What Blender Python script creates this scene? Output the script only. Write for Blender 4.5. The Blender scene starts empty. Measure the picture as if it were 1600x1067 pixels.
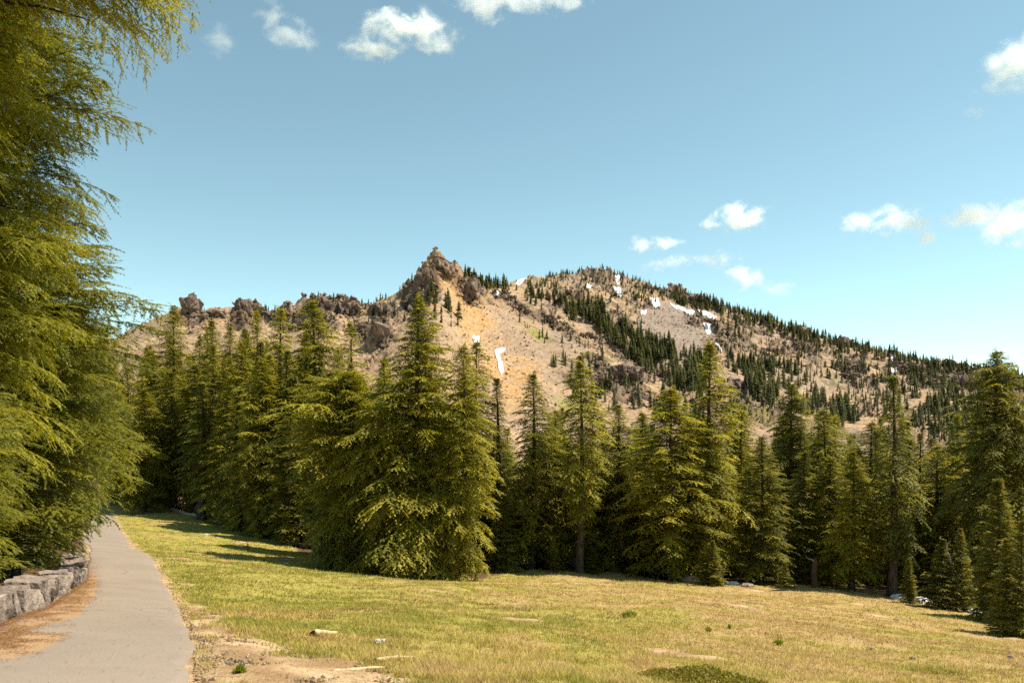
import bpy, math, random
import numpy as np
from mathutils import Vector, Matrix, noise as mnoise

# ------------------------------------------------------------------ camera, sky, sun, exposure
scene = bpy.context.scene
C = scene.collection
F = 1244.4            # focal length in pixels of the 1600 px wide photograph
HY = 700.0            # image row of the horizon
EYE = 1.65
cam_d = bpy.data.cameras.new("camera")
cam_d.sensor_width = 36.0
cam_d.lens = 28.0
cam_d.shift_y = (HY - 533.5) / 1600.0
cam_d.clip_start = 0.1
cam_d.clip_end = 30000.0
cam = bpy.data.objects.new("camera", cam_d)
cam.location = (0, 0, EYE)
cam.rotation_euler = (math.radians(90), 0, 0)
C.objects.link(cam)
scene.camera = cam

SUN_EL = math.radians(60)
SUN_AZ = math.radians(86)      # clockwise from +Y (the view direction)
sun_dir = Vector((math.sin(SUN_AZ) * math.cos(SUN_EL), math.cos(SUN_AZ) * math.cos(SUN_EL), math.sin(SUN_EL)))
sun_d = bpy.data.lights.new("sun", 'SUN')
sun_d.energy = 4.6
sun_d.angle = math.radians(0.5)
sun_d.color = (1.0, 0.90, 0.74)
sun = bpy.data.objects.new("sun", sun_d)
sun.rotation_euler = (-sun_dir).to_track_quat('-Z', 'Y').to_euler()
sun.location = (0, 0, 60)
C.objects.link(sun)

world = bpy.data.worlds.new("World")
scene.world = world
world.use_nodes = True
wn = world.node_tree
wn.nodes.clear()
w_out = wn.nodes.new('ShaderNodeOutputWorld')
w_bg = wn.nodes.new('ShaderNodeBackground')
w_sky = wn.nodes.new('ShaderNodeTexSky')
w_sky.sky_type = 'NISHITA'
w_sky.sun_disc = False
w_sky.sun_elevation = SUN_EL
w_sky.sun_rotation = SUN_AZ
w_sky.altitude = 1800
w_sky.air_density = 0.8
w_sky.dust_density = 0.0
w_sky.ozone_density = 1.0
w_mul = wn.nodes.new('ShaderNodeMix')
w_mul.data_type = 'RGBA'
w_mul.blend_type = 'MULTIPLY'
w_mul.inputs[0].default_value = 1.0
w_mul.inputs[7].default_value = (1.17, 1.21, 0.83, 1)
wn.links.new(w_sky.outputs[0], w_mul.inputs[6])
wn.links.new(w_mul.outputs[2], w_bg.inputs[0])
w_bg.inputs[1].default_value = 0.130
wn.links.new(w_bg.outputs[0], w_out.inputs[0])

scene.view_settings.view_transform = 'Standard'
scene.view_settings.look = 'None'
scene.view_settings.exposure = 0.93
scene.view_settings.gamma = 1.0
scene.render.film_transparent = False
cy = scene.cycles
cy.max_bounces = 12
cy.diffuse_bounces = 3
cy.glossy_bounces = 2
cy.transmission_bounces = 4
cy.transparent_max_bounces = 8
cy.volume_bounces = 12
cy.use_denoising = False
cy.caustics_reflective = False
cy.caustics_refractive = False

# ------------------------------------------------------------------ noise
def _hash(ix, iy, s):
    h = (ix.astype(np.int64) * 374761393 + iy.astype(np.int64) * 668265263 + s * 1442695041) & 0xFFFFFFFF
    h = ((h ^ (h >> 13)) * 1274126177) & 0xFFFFFFFF
    h = ((h ^ (h >> 16)) * 2246822519) & 0xFFFFFFFF
    h = h ^ (h >> 15)
    return (h & 0xFFFFFF) / float(0xFFFFFF)

def vnoise(x, y, s=0):
    x = np.asarray(x, float); y = np.asarray(y, float)
    ix = np.floor(x); iy = np.floor(y)
    fx = x - ix; fy = y - iy
    fx = fx * fx * (3 - 2 * fx); fy = fy * fy * (3 - 2 * fy)
    a = _hash(ix, iy, s); b = _hash(ix + 1, iy, s)
    c = _hash(ix, iy + 1, s); d = _hash(ix + 1, iy + 1, s)
    return (a * (1 - fx) + b * fx) * (1 - fy) + (c * (1 - fx) + d * fx) * fy

def fbm(x, y, s=0, octv=5, gain=0.5):
    t = 0; amp = 1.0; tot = 0
    ca, sa = math.cos(0.6), math.sin(0.6)
    for o in range(octv):
        t = t + amp * vnoise(x, y, s + o * 17)
        tot += amp; amp *= gain
        x, y = (x * ca - y * sa) * 2.03 + 7.1, (x * sa + y * ca) * 2.03 + 3.7
    return t / tot

def ridged(x, y, s=0, octv=5, gain=0.55):
    t = 0; amp = 1.0; tot = 0
    ca, sa = math.cos(0.5), math.sin(0.5)
    for o in range(octv):
        n = 1 - np.abs(2 * vnoise(x, y, s + o * 31) - 1)
        t = t + amp * n * n
        tot += amp; amp *= gain
        x, y = (x * ca - y * sa) * 2.1 + 2.1, (x * sa + y * ca) * 2.1 + 9.7
    return t / tot

def sstep(a, b, x):
    t = np.clip((x - a) / (b - a), 0, 1)
    return t * t * (3 - 2 * t)

# ------------------------------------------------------------------ mesh + object helpers
def mesh_arrays(name, V, faces, mats=(), attrs=None, colors=None, smooth=False, midx=None):
    """V (n,3); faces: one (m,k) int array or a list of them"""
    me = bpy.data.meshes.new(name)
    if not isinstance(faces, (list, tuple)):
        faces = [faces]
    faces = [np.asarray(f, np.int32) for f in faces if len(f)]
    V = np.asarray(V, np.float32)
    me.vertices.add(len(V))
    me.vertices.foreach_set('co', V.ravel())
    nl = sum(f.size for f in faces); nf = sum(len(f) for f in faces)
    me.loops.add(nl)
    me.loops.foreach_set('vertex_index', np.concatenate([f.ravel() for f in faces]))
    me.polygons.add(nf)
    starts = []; st = 0
    for f in faces:
        starts.append(st + np.arange(len(f)) * f.shape[1]); st += f.size
    me.polygons.foreach_set('loop_start', np.concatenate(starts).astype(np.int32))
    if midx is not None:
        me.polygons.foreach_set('material_index', np.asarray(midx, np.int32))
    me.polygons.foreach_set('use_smooth', np.full(nf, smooth, dtype=bool))
    for k, a in (attrs or {}).items():
        at = me.attributes.new(k, 'FLOAT', 'POINT')
        at.data.foreach_set('value', np.asarray(a, np.float32))
    for k, a in (colors or {}).items():
        at = me.attributes.new(k, 'FLOAT_COLOR', 'POINT')
        c4 = np.ones((len(V), 4), np.float32); c4[:, :3] = a
        at.data.foreach_set('color', c4.ravel())
    me.update(calc_edges=True)
    for m in mats:
        me.materials.append(m)
    return me

def link(name, me, parent=None, loc=None):
    o = bpy.data.objects.new(name, me)
    C.objects.link(o)
    if parent is not None: o.parent = parent
    if loc is not None: o.location = loc
    return o

def tag(o, label=None, cat=None, group=None, kind=None):
    if label: o['label'] = label
    if cat: o['category'] = cat
    if group: o['group'] = group
    if kind: o['kind'] = kind
    return o

def copy_tree(root):
    r = root.copy(); C.objects.link(r)
    for ch in root.children:
        c = ch.copy(); C.objects.link(c); c.parent = r
        for g in ch.children:
            d = g.copy(); C.objects.link(d); d.parent = c
    return r

# ------------------------------------------------------------------ node helpers
def new_mat(name):
    m = bpy.data.materials.new(name)
    m.use_nodes = True
    nt = m.node_tree
    nt.nodes.clear()
    out = nt.nodes.new('ShaderNodeOutputMaterial')
    return m, nt, out

def N(nt, t, **kw):
    n = nt.nodes.new(t)
    for k, v in kw.items():
        setattr(n, k, v)
    return n

def L(nt, a, b):
    nt.links.new(a, b)

def noise_node(nt, vec, scale, detail=4.0, rough=0.55, dim='3D'):
    n = N(nt, 'ShaderNodeTexNoise', noise_dimensions=dim)
    n.inputs['Scale'].default_value = scale
    n.inputs['Detail'].default_value = detail
    n.inputs['Roughness'].default_value = rough
    if vec is not None: L(nt, vec, n.inputs['Vector'])
    return n

def mixc(nt, fac, a, b, blend='MIX'):
    m = N(nt, 'ShaderNodeMix', data_type='RGBA', blend_type=blend)
    for sock, v in ((m.inputs[0], fac), (m.inputs[6], a), (m.inputs[7], b)):
        if isinstance(v, (int, float)): sock.default_value = v
        elif isinstance(v, tuple): sock.default_value = (*v, 1) if len(v) == 3 else v
        else: L(nt, v, sock)
    return m.outputs[2]

def math_n(nt, op, a, b=None, c=None, clamp=False):
    m = N(nt, 'ShaderNodeMath', operation=op, use_clamp=clamp)
    for i, v in enumerate((a, b, c)):
        if v is None: continue
        if isinstance(v, (int, float)): m.inputs[i].default_value = v
        else: L(nt, v, m.inputs[i])
    return m.outputs[0]

def remap(nt, v, a, b, c=0.0, d=1.0):
    m = N(nt, 'ShaderNodeMapRange')
    m.interpolation_type = 'SMOOTHSTEP'
    L(nt, v, m.inputs[0])
    for i, q in enumerate((a, b, c, d)): m.inputs[i + 1].default_value = q
    return m.outputs[0]

def attr(nt, name, geo='GEOMETRY'):
    n = N(nt, 'ShaderNodeAttribute', attribute_name=name)
    n.attribute_type = geo
    return n

def principled(nt, out, col, rough=0.9, spec=0.2, normal=None):
    p = N(nt, 'ShaderNodeBsdfPrincipled')
    if isinstance(col, tuple): p.inputs['Base Color'].default_value = (*col, 1)
    else: L(nt, col, p.inputs['Base Color'])
    p.inputs['Roughness'].default_value = rough
    p.inputs['Specular IOR Level'].default_value = spec
    if normal is not None: L(nt, normal, p.inputs['Normal'])
    if out is not None: L(nt, p.outputs[0], out.inputs[0])
    return p

def bump(nt, h, strength=0.5, dist=0.05):
    b = N(nt, 'ShaderNodeBump')
    b.inputs['Strength'].default_value = strength
    b.inputs['Distance'].default_value = dist
    L(nt, h, b.inputs['Height'])
    return b.outputs[0]

# ------------------------------------------------------------------ materials
def foliage_mat(name, dark, mid, tip, transl=0.35, rough=0.55):
    m, nt, out = new_mat(name)
    t = attr(nt, 'tint').outputs['Fac']
    oi = N(nt, 'ShaderNodeObjectInfo')
    r = math_n(nt, 'MULTIPLY_ADD', oi.outputs['Random'], 0.3, -0.15)
    tt = math_n(nt, 'ADD', t, r, clamp=True)
    c1 = mixc(nt, remap(nt, tt, 0.0, 0.55), dark, mid)
    c2 = mixc(nt, remap(nt, tt, 0.5, 1.0), c1, tip)
    p = principled(nt, None, c2, rough, 0.25)
    tr = N(nt, 'ShaderNodeBsdfTranslucent')
    tc = mixc(nt, 1.0, c2, (1.25, 1.20, 0.55), 'MULTIPLY')
    L(nt, tc, tr.inputs[0])
    mx = N(nt, 'ShaderNodeMixShader')
    mx.inputs[0].default_value = transl
    L(nt, p.outputs[0], mx.inputs[1]); L(nt, tr.outputs[0], mx.inputs[2])
    L(nt, mx.outputs[0], out.inputs[0])
    return m

M_FOL_NEAR = foliage_mat("needles_near", (0.060, 0.074, 0.012), (0.200, 0.200, 0.020), (0.42, 0.385, 0.042), 0.45)
M_FOL = foliage_mat("needles_yellow_green", (0.085, 0.090, 0.012), (0.245, 0.225, 0.022), (0.47, 0.405, 0.043), 0.45)
M_FOL_BLUE = foliage_mat("needles_grey_green", (0.075, 0.085, 0.018), (0.205, 0.192, 0.030), (0.40, 0.345, 0.048), 0.45)
M_FOL_FAR_HAZED = foliage_mat("needles_far_hazed", (0.105, 0.118, 0.060), (0.175, 0.185, 0.088), (0.25, 0.25, 0.115), 0.45)  # grey-green needles, colour lightened and greyed to stand in for distance haze

def bark_mat():
    m, nt, out = new_mat("bark")
    tc = N(nt, 'ShaderNodeTexCoord')
    mp = N(nt, 'ShaderNodeMapping'); mp.inputs['Scale'].default_value = (1, 1, 0.18)
    L(nt, tc.outputs['Object'], mp.inputs[0])
    n = noise_node(nt, mp.outputs[0], 14, 6, 0.65)
    c = mixc(nt, remap(nt, n.outputs[0], 0.3, 0.7), (0.026, 0.020, 0.015), (0.115, 0.086, 0.066))
    principled(nt, out, c, 0.95, 0.1, bump(nt, n.outputs[0], 0.8, 0.04))
    return m
M_BARK = bark_mat()

def deadwood_mat(name, a, b):
    m, nt, out = new_mat(name)
    tc = N(nt, 'ShaderNodeTexCoord')
    mp = N(nt, 'ShaderNodeMapping'); mp.inputs['Scale'].default_value = (0.3, 3, 3)
    L(nt, tc.outputs['Object'], mp.inputs[0])
    n = noise_node(nt, mp.outputs[0], 9, 6, 0.6)
    c = mixc(nt, remap(nt, n.outputs[0], 0.3, 0.7), a, b)
    principled(nt, out, c, 0.9, 0.15, bump(nt, n.outputs[0], 0.7, 0.02))
    return m
M_DEAD = deadwood_mat("weathered_wood", (0.16, 0.13, 0.10), (0.48, 0.41, 0.31))
M_LOG = deadwood_mat("bleached_wood", (0.34, 0.25, 0.13), (0.66, 0.52, 0.30))

def rock_mat(name, a, b, lichen, scale=3.0, bd=0.08):
    m, nt, out = new_mat(name)
    tc = N(nt, 'ShaderNodeTexCoord')
    n1 = noise_node(nt, tc.outputs['Object'], scale, 8, 0.62)
    n2 = noise_node(nt, tc.outputs['Object'], scale * 6, 5, 0.7)
    n3 = noise_node(nt, tc.outputs['Object'], scale * 2.3, 6, 0.75)
    c = mixc(nt, remap(nt, n1.outputs[0], 0.35, 0.68), a, b)
    c = mixc(nt, remap(nt, n3.outputs[0], 0.56, 0.68, 0, 0.8), c, lichen)
    c = mixc(nt, remap(nt, n2.outputs[0], 0.3, 0.5, 0.55, 0.0), c, tuple(0.35 * q for q in a))
    oi = N(nt, 'ShaderNodeObjectInfo')
    c = mixc(nt, 1.0, c, mixc(nt, oi.outputs['Random'], (0.78, 0.73, 0.72), (1.15, 1.13, 1.08)), 'MULTIPLY')
    h = math_n(nt, 'MULTIPLY_ADD', n2.outputs[0], 0.4, n1.outputs[0])
    principled(nt, out, c, 0.92, 0.2, bump(nt, h, 0.9, bd))
    return m
M_WALL = rock_mat("wall_stone", (0.185, 0.148, 0.125), (0.34, 0.28, 0.235), (0.45, 0.39, 0.31), 2.6, 0.09)
M_BOULDER = rock_mat("boulder_stone", (0.20, 0.17, 0.14), (0.36, 0.31, 0.26), (0.42, 0.38, 0.31), 3.0, 0.06)
M_CRAG = rock_mat("crag_stone", (0.110, 0.078, 0.062), (0.27, 0.195, 0.150), (0.36, 0.25, 0.16), 0.16, 1.4)
M_CRAG_GREY = rock_mat("grey_crag_stone", (0.105, 0.076, 0.062), (0.25, 0.185, 0.148), (0.34, 0.245, 0.17), 0.16, 1.4)
M_STONE_WHITE = rock_mat("pale_stone", (0.36, 0.34, 0.32), (0.55, 0.52, 0.49), (0.62, 0.6, 0.56), 5.0, 0.03)

def snow_mat():
    m, nt, out = new_mat("snow")
    tc = N(nt, 'ShaderNodeTexCoord')
    n = noise_node(nt, tc.outputs['Object'], 0.35, 7, 0.7)
    c = mixc(nt, remap(nt, n.outputs[0], 0.32, 0.56), (0.50, 0.47, 0.43), (0.80, 0.80, 0.80))
    principled(nt, out, c, 0.6, 0.3, bump(nt, n.outputs[0], 0.4, 0.1))
    return m
M_SNOW = snow_mat()

# ------------------------------------------------------------------ terrain
def ctl(px, py, d):
    return ((px - 800) / F * d, d, EYE - (py - HY) / F * d)

PATH_ROWS = [  # distance, left px, right px, image row
    (6.2, -150, 305, 1067), (9.4, -20, 297, 1000), (13.5, 72, 284, 960), (21.0, 134, 262, 915),
    (36.0, 144, 224, 860), (50.0, 131, 190, 830), (72.0, 133, 174, 805)]
ctrl = []
for d, l, r, y in PATH_ROWS:
    ctrl.append(ctl(l, y, d)); ctrl.append(ctl(r, y, d))
ctrl += [ctl(*a) for a in [
    (540, 893, 42), (700, 905, 40), (770, 893, 47), (905, 893, 48), (1080, 911, 45), (1240, 917, 46),
    (1390, 926, 45), (1450, 948, 41), (1560, 995, 30), (1600, 1035, 20), (1600, 1067, 17), (800, 1067, 8.5),
    (1200, 1067, 12), (800, 980, 17), (1200, 980, 23), (500, 980, 12.5), (480, 893, 36), (350, 880, 30),
    (600, 940, 24), (440, 848, 56), (330, 815, 66), (250, 797, 76), (1000, 930, 32), (1400, 985, 29),
    (215, 776, 90), (330, 782, 92), (1100, 1010, 18)]]
ctrl += [(0, 0, 0), (-3, 0, 0.03), (-5, 0, 0.08), (5, 0, -0.35), (12, 0, -1.1), (-10, 0, 0.3), (0, -12, 0.5), (-12, -12, 0.8), (14, -12, -0.8),
         (-11.5, 9, 0.1), (-14.5, 14, -0.35), (-17, 22, -1.2), (-27, 40, -2.4), (-40, 60, -3.0), (-55, 80, -3.2),
         (0, 62, -7.2), (25, 62, -8.4), (-18, 66, -5.6), (38, 48, -8.4), (34, 25, -6.8), (0, 100, -8.5), (60, 100, -10.5), (-60, 105, -3.4), (70, 60, -10), (-25, 100, -5.5)]
ctrl = np.array(ctrl)
def _tps_k(r2):
    return np.where(r2 > 1e-9, 0.5 * r2 * np.log(r2 + 1e-12), 0)
_n = len(ctrl)
_r2 = (ctrl[:, None, 0] - ctrl[None, :, 0]) ** 2 + (ctrl[:, None, 1] - ctrl[None, :, 1]) ** 2
_A = np.zeros((_n + 3, _n + 3))
_A[:_n, :_n] = _tps_k(_r2) + np.eye(_n) * 14.0
_A[:_n, _n] = 1; _A[:_n, _n + 1:] = ctrl[:, :2]
_A[_n, :_n] = 1; _A[_n + 1:, :_n] = ctrl[:, :2].T
_w = np.linalg.solve(_A, np.concatenate([ctrl[:, 2], np.zeros(3)]))

def tps(X, Y):
    X = np.asarray(X, float); Y = np.asarray(Y, float)
    sh = X.shape; X = X.ravel(); Y = Y.ravel()
    out = np.empty(len(X))
    for i in range(0, len(X), 40000):
        x = np.clip(X[i:i + 40000], -75, 75); y = np.clip(Y[i:i + 40000], -14, 110)
        r2 = (x[:, None] - ctrl[None, :, 0]) ** 2 + (y[:, None] - ctrl[None, :, 1]) ** 2
        out[i:i + 40000] = _tps_k(r2) @ _w[:_n] + _w[_n] + _w[_n + 1] * x + _w[_n + 2] * y
    return out.reshape(sh)

_pd = np.array([-30, -8, 0, 3] + [r[0] for r in PATH_ROWS] + [84, 100])
_pl = np.array([-4.6, -4.9, -5.0, -4.95] + [(r[1] - 800) / F * r[0] for r in PATH_ROWS] + [-47.2, -60.0])
_pr = np.array([-1.8, -2.3, -2.5, -2.5] + [(r[2] - 800) / F * r[0] for r in PATH_ROWS] + [-44.6, -56.5])
def path_edges(Y):
    return np.interp(Y, _pd, _pl), np.interp(Y, _pd, _pr)

def path_sd(X, Y):
    """metres outside the path (negative inside)"""
    l, r = path_edges(Y)
    return np.maximum(l - X, X - r)

def ground_z(X, Y, detail=True):
    X = np.asarray(X, float); Y = np.asarray(Y, float)
    z = tps(X, Y)
    far = sstep(105, 260, np.maximum(np.abs(X) * 1.3, Y))
    z = z * (1 - far) + (-10.0) * far
    if detail:
        off = sstep(0.2, 2.0, path_sd(X, Y))
        z = z + off * ((fbm(X * 0.35, Y * 0.35, 5, 4) - 0.5) * 0.34 + (fbm(X * 1.6, Y * 1.6, 6, 3) - 0.5) * 0.10)
    return z

def gz(x, y):
    return float(ground_z(np.array([x]), np.array([y]))[0])

def project(X, Y, Z):
    return 800 + F * X / np.maximum(Y, 0.5), HY - F * (Z - EYE) / np.maximum(Y, 0.5)

def poly_mask(px, py, poly, soft=10.0):
    """soft inside mask of a polygon"""
    px = np.asarray(px, float); py = np.asarray(py, float)
    inside = np.zeros(px.shape, bool); d2 = np.full(px.shape, 1e12)
    n = len(poly)
    for i in range(n):
        x0, y0 = poly[i]; x1, y1 = poly[(i + 1) % n]
        cond = ((y0 > py) != (y1 > py))
        xi = (x1 - x0) * (py - y0) / ((y1 - y0) if y1 != y0 else 1e-9) + x0
        inside ^= cond & (px < xi)
        dx, dy = x1 - x0, y1 - y0
        t = np.clip(((px - x0) * dx + (py - y0) * dy) / (dx * dx + dy * dy + 1e-9), 0, 1)
        d2 = np.minimum(d2, (px - x0 - t * dx) ** 2 + (py - y0 - t * dy) ** 2)
    d = np.sqrt(d2)
    return np.clip(0.5 + np.where(inside, d, -d) / (2 * soft), 0, 1)

DIRT_POLY = [(262, 1200), (300, 1067), (293, 985), (262, 915), (232, 872), (240, 868), (280, 925), (325, 962), (375, 985), (430, 1004), (520, 1020), (580, 1040), (640, 1067), (700, 1200)]
def dirt_mask(X, Y, Z):
    px, py = project(X, Y, Z)
    wob = (fbm(X * 0.9, Y * 0.9, 41, 4) - 0.5)
    m = poly_mask(px + wob * 150, py + wob * 60, DIRT_POLY, 16)
    m = np.where(Y < 4.5, np.clip(1.2 - np.abs(X + 1.0) / 3, 0, 1), m)
    e = np.exp(-np.maximum(path_sd(X, Y), 0) / (0.18 + 0.25 * fbm(X * 0.5, Y * 0.5, 42, 3)))
    far_dirt = sstep(78, 84, Y + wob * 10) * sstep(-24, -30, X)
    patches = sstep(0.70, 0.80, fbm(X * 0.33, Y * 0.5, 43, 4)) * 0.8
    left = sstep(0.0, 0.6, path_edges(Y)[0] - X)          # needle-covered soil under the trees by the wall
    forest = forest_mask(X, Y)
    return np.clip(np.maximum.reduce([m, e * 0.9, far_dirt, patches, left, forest * 0.85]), 0, 1)

# forest floor: beyond the line of tree bases
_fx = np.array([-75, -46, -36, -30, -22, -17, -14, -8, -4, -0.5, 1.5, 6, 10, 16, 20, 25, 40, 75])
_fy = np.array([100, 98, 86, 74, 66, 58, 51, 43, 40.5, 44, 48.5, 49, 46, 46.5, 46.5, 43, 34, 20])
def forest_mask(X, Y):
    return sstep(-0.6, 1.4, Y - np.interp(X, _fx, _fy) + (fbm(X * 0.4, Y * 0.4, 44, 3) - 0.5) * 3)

def dry_mask(X, Y, Z):
    px, py = project(X, Y, Z)
    base = sstep(560, 1250, px + (py - 960) * -1.2)
    n = fbm(X * 0.22, Y * 0.3, 51, 4); n2 = fbm(X * 0.9, Y * 1.3, 52, 4)
    v = base * 0.62 + (n - 0.5) * 1.2 + (n2 - 0.5) * 1.0 + 0.15
    return np.clip(v, 0, 1)

def build_ground():
    def axis(fine0, fine1, step, far, neg_far, grow=1.16):
        a = list(np.arange(fine0, fine1, step))
        s = step; v = a[-1]
        while v < far:
            s *= grow; v += s; a.append(v)
        s = step; v = a[0]; b = []
        while v > neg_far:
            s *= grow; v -= s; b.append(v)
        return np.array(b[::-1] + a)
    xs = axis(-34, 30, 0.16, 5000, -5000)
    ys = axis(3.5, 58, 0.16, 6500, -400)
    X, Y = np.meshgrid(xs, ys)
    Z = ground_z(X, Y)
    psd = path_sd(X, Y)
    D = dirt_mask(X, Y, Z); R = dry_mask(X, Y, Z); FM = forest_mask(X, Y)
    Z = Z - 0.07 * sstep(0.10, -0.25, psd)
    Z = Z + D * (1 - FM) * sstep(0.05, 0.5, psd) * ((ridged(X * 1.1, Y * 1.1, 61, 5) - 0.5) * 0.16)
    h, w = X.shape
    idx = np.arange(h * w).reshape(h, w)
    q = np.stack([idx[:-1, :-1], idx[:-1, 1:], idx[1:, 1:], idx[1:, :-1]], -1).reshape(-1, 4)
    m, nt, out = new_mat("meadow_soil")
    tc = N(nt, 'ShaderNodeTexCoord')
    o = tc.outputs['Object']
    n1 = noise_node(nt, o, 1.1, 6, 0.6); n2 = noise_node(nt, o, 14, 6, 0.7); n3 = noise_node(nt, o, 50, 3, 0.6)
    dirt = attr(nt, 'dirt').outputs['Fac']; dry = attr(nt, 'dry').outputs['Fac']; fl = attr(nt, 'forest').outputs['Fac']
    green = mixc(nt, remap(nt, n2.outputs[0], 0.35, 0.65), (0.22, 0.20, 0.040), (0.38, 0.31, 0.085))
    straw = mixc(nt, remap(nt, n2.outputs[0], 0.3, 0.68), (0.25, 0.165, 0.065), (0.46, 0.325, 0.135))
    grass = mixc(nt, remap(nt, math_n(nt, 'MULTIPLY_ADD', n1.outputs[0], 0.5, math_n(nt, 'SUBTRACT', dry, 0.25)), 0.2, 0.75), green, straw)
    soil = mixc(nt, remap(nt, n1.outputs[0], 0.35, 0.68), (0.30, 0.185, 0.095), (0.56, 0.395, 0.230))
    soil = mixc(nt, remap(nt, n2.outputs[0], 0.32, 0.5, 0.75, 0.0), soil, (0.16, 0.10, 0.06))
    soil = mixc(nt, remap(nt, n3.outputs[0], 0.62, 0.72, 0, 0.7), soil, (0.60, 0.50, 0.38))
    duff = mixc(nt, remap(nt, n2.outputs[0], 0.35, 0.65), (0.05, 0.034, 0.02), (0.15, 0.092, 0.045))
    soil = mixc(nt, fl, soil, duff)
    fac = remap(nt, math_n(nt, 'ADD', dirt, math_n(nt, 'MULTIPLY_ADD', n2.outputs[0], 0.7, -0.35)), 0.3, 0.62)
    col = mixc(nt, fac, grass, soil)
    hgt = math_n(nt, 'MULTIPLY_ADD', n3.outputs[0], 0.35, n2.outputs[0])
    principled(nt, out, col, 0.97, 0.08, bump(nt, hgt, 0.9, 0.05))
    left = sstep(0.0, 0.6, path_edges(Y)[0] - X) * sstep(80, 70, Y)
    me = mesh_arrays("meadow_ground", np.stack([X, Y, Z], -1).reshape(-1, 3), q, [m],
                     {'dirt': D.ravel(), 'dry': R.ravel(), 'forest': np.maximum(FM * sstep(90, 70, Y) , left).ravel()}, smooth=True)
    tag(link("ground", me), kind='structure')

def build_path():
    ys = np.concatenate([np.arange(-25, 4, 0.5), np.arange(4, 40, 0.12), np.arange(40, 92, 0.3)])
    l, r = path_edges(ys)
    # smooth the piecewise-linear edges
    k = np.ones(41) / 41
    def sm(a):
        ext = np.concatenate([np.full(20, a[0]), a, np.full(20, a[-1])])
        return np.convolve(ext, k, 'valid')
    l = sm(l) + (fbm(ys * 0.7, ys * 0, 71, 4) - 0.5) * 0.16
    r = sm(r) + (fbm(ys * 0.9, ys * 0, 72, 4) - 0.5) * 0.22 + (fbm(ys * 4, ys * 0, 73, 2) - 0.5) * 0.06
    nx = 26
    t = np.linspace(0, 1, nx)
    X = l[:, None] * (1 - t) + r[:, None] * t
    Y = np.repeat(ys[:, None], nx, 1)
    Z = ground_z(X, Y, False) + 0.035 * np.minimum(1, 4 * np.minimum(t, 1 - t) + 0.4)[None, :] + (fbm(X * 0.5, Y * 0.5, 74, 3) - 0.5) * 0.03
    # lips going down at both edges
    X = np.concatenate([X[:, :1] - 0.05, X, X[:, -1:] + 0.05], 1)
    Y = np.concatenate([Y[:, :1], Y, Y[:, -1:]], 1)
    Z = np.concatenate([Z[:, :1] - 0.12, Z, Z[:, -1:] - 0.12], 1)
    px, py = project(X, Y, Z)
    lit = poly_mask(px, py, [(-400, 1110), (-60, 1010), (0, 985), (60, 958), (135, 905), (150, 890), (150, 930), (118, 965), (40, 985), (110, 990), (60, 1020), (-20, 1035), (-400, 1200)], 9)
    tt = np.concatenate([[0], t, [1]])
    edge = np.exp(-np.repeat(tt[None, :], len(ys), 0) / 0.05)
    lit = np.clip(np.maximum(lit, edge * 0.6 * sstep(30, 24, Y)), 0, 1)
    h, w = X.shape
    idx = np.arange(h * w).reshape(h, w)
    q = np.stack([idx[:-1, :-1], idx[:-1, 1:], idx[1:, 1:], idx[1:, :-1]], -1).reshape(-1, 4)
    m, nt, out = new_mat("asphalt_path")
    tc = N(nt, 'ShaderNodeTexCoord'); o = tc.outputs['Object']
    n0 = noise_node(nt, o, 0.55, 5, 0.6); n1 = noise_node(nt, o, 55, 4, 0.7); n2 = noise_node(nt, o, 5, 6, 0.7)
    c = mixc(nt, remap(nt, n0.outputs[0], 0.35, 0.65), (0.240, 0.193, 0.150), (0.285, 0.230, 0.180))
    c = mixc(nt, remap(nt, n1.outputs[0], 0.3, 0.7, 0.0, 0.55), c, (0.175, 0.142, 0.112))
    c = mixc(nt, remap(nt, n1.outputs[0], 0.63, 0.75, 0.0, 0.7), c, (0.40, 0.335, 0.265))
    c = mixc(nt, remap(nt, n2.outputs[0], 0.56, 0.70, 0.0, 0.30), c, (0.34, 0.215, 0.115))
    wv = N(nt, 'ShaderNodeVectorMath', operation='MULTIPLY_ADD'); L(nt, n2.outputs['Color'], wv.inputs[0]); wv.inputs[1].default_value = (0.5, 0.5, 0.0); L(nt, o, wv.inputs[2])
    vc = N(nt, 'ShaderNodeTexVoronoi', feature='DISTANCE_TO_EDGE'); vc.inputs['Scale'].default_value = 0.30; L(nt, wv.outputs[0], vc.inputs['Vector'])
    crack = math_n(nt, 'MULTIPLY', remap(nt, vc.outputs['Distance'], 0.001, 0.006, 0.6, 0.0), remap(nt, n0.outputs[0], 0.48, 0.6))
    c = mixc(nt, crack, c, (0.09, 0.075, 0.06))
    c = mixc(nt, remap(nt, n0.outputs[0], 0.58, 0.72, 0.0, 0.35), c, (0.17, 0.135, 0.105))
    li = attr(nt, 'litter').outputs['Fac']
    lf = remap(nt, math_n(nt, 'ADD', li, math_n(nt, 'MULTIPLY_ADD', n2.outputs[0], 0.9, -0.45)), 0.30, 0.78, 0.0, 0.80)
    n4 = noise_node(nt, o, 34, 5, 0.8)
    lc = mixc(nt, remap(nt, n4.outputs[0], 0.35, 0.65), (0.22, 0.120, 0.050), (0.43, 0.27, 0.14))
    c = mixc(nt, lf, c, lc)
    principled(nt, out, c, 0.9, 0.2, bump(nt, math_n(nt, 'MULTIPLY_ADD', n4.outputs[0], 0.5, n1.outputs[0]), 0.55, 0.012))
    me = mesh_arrays("path_surface", np.stack([X, Y, Z], -1).reshape(-1, 3), q, [m], {'litter': lit.ravel()}, smooth=True)
    tag(link("path", me), kind='structure')

build_ground()
build_path()

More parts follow.
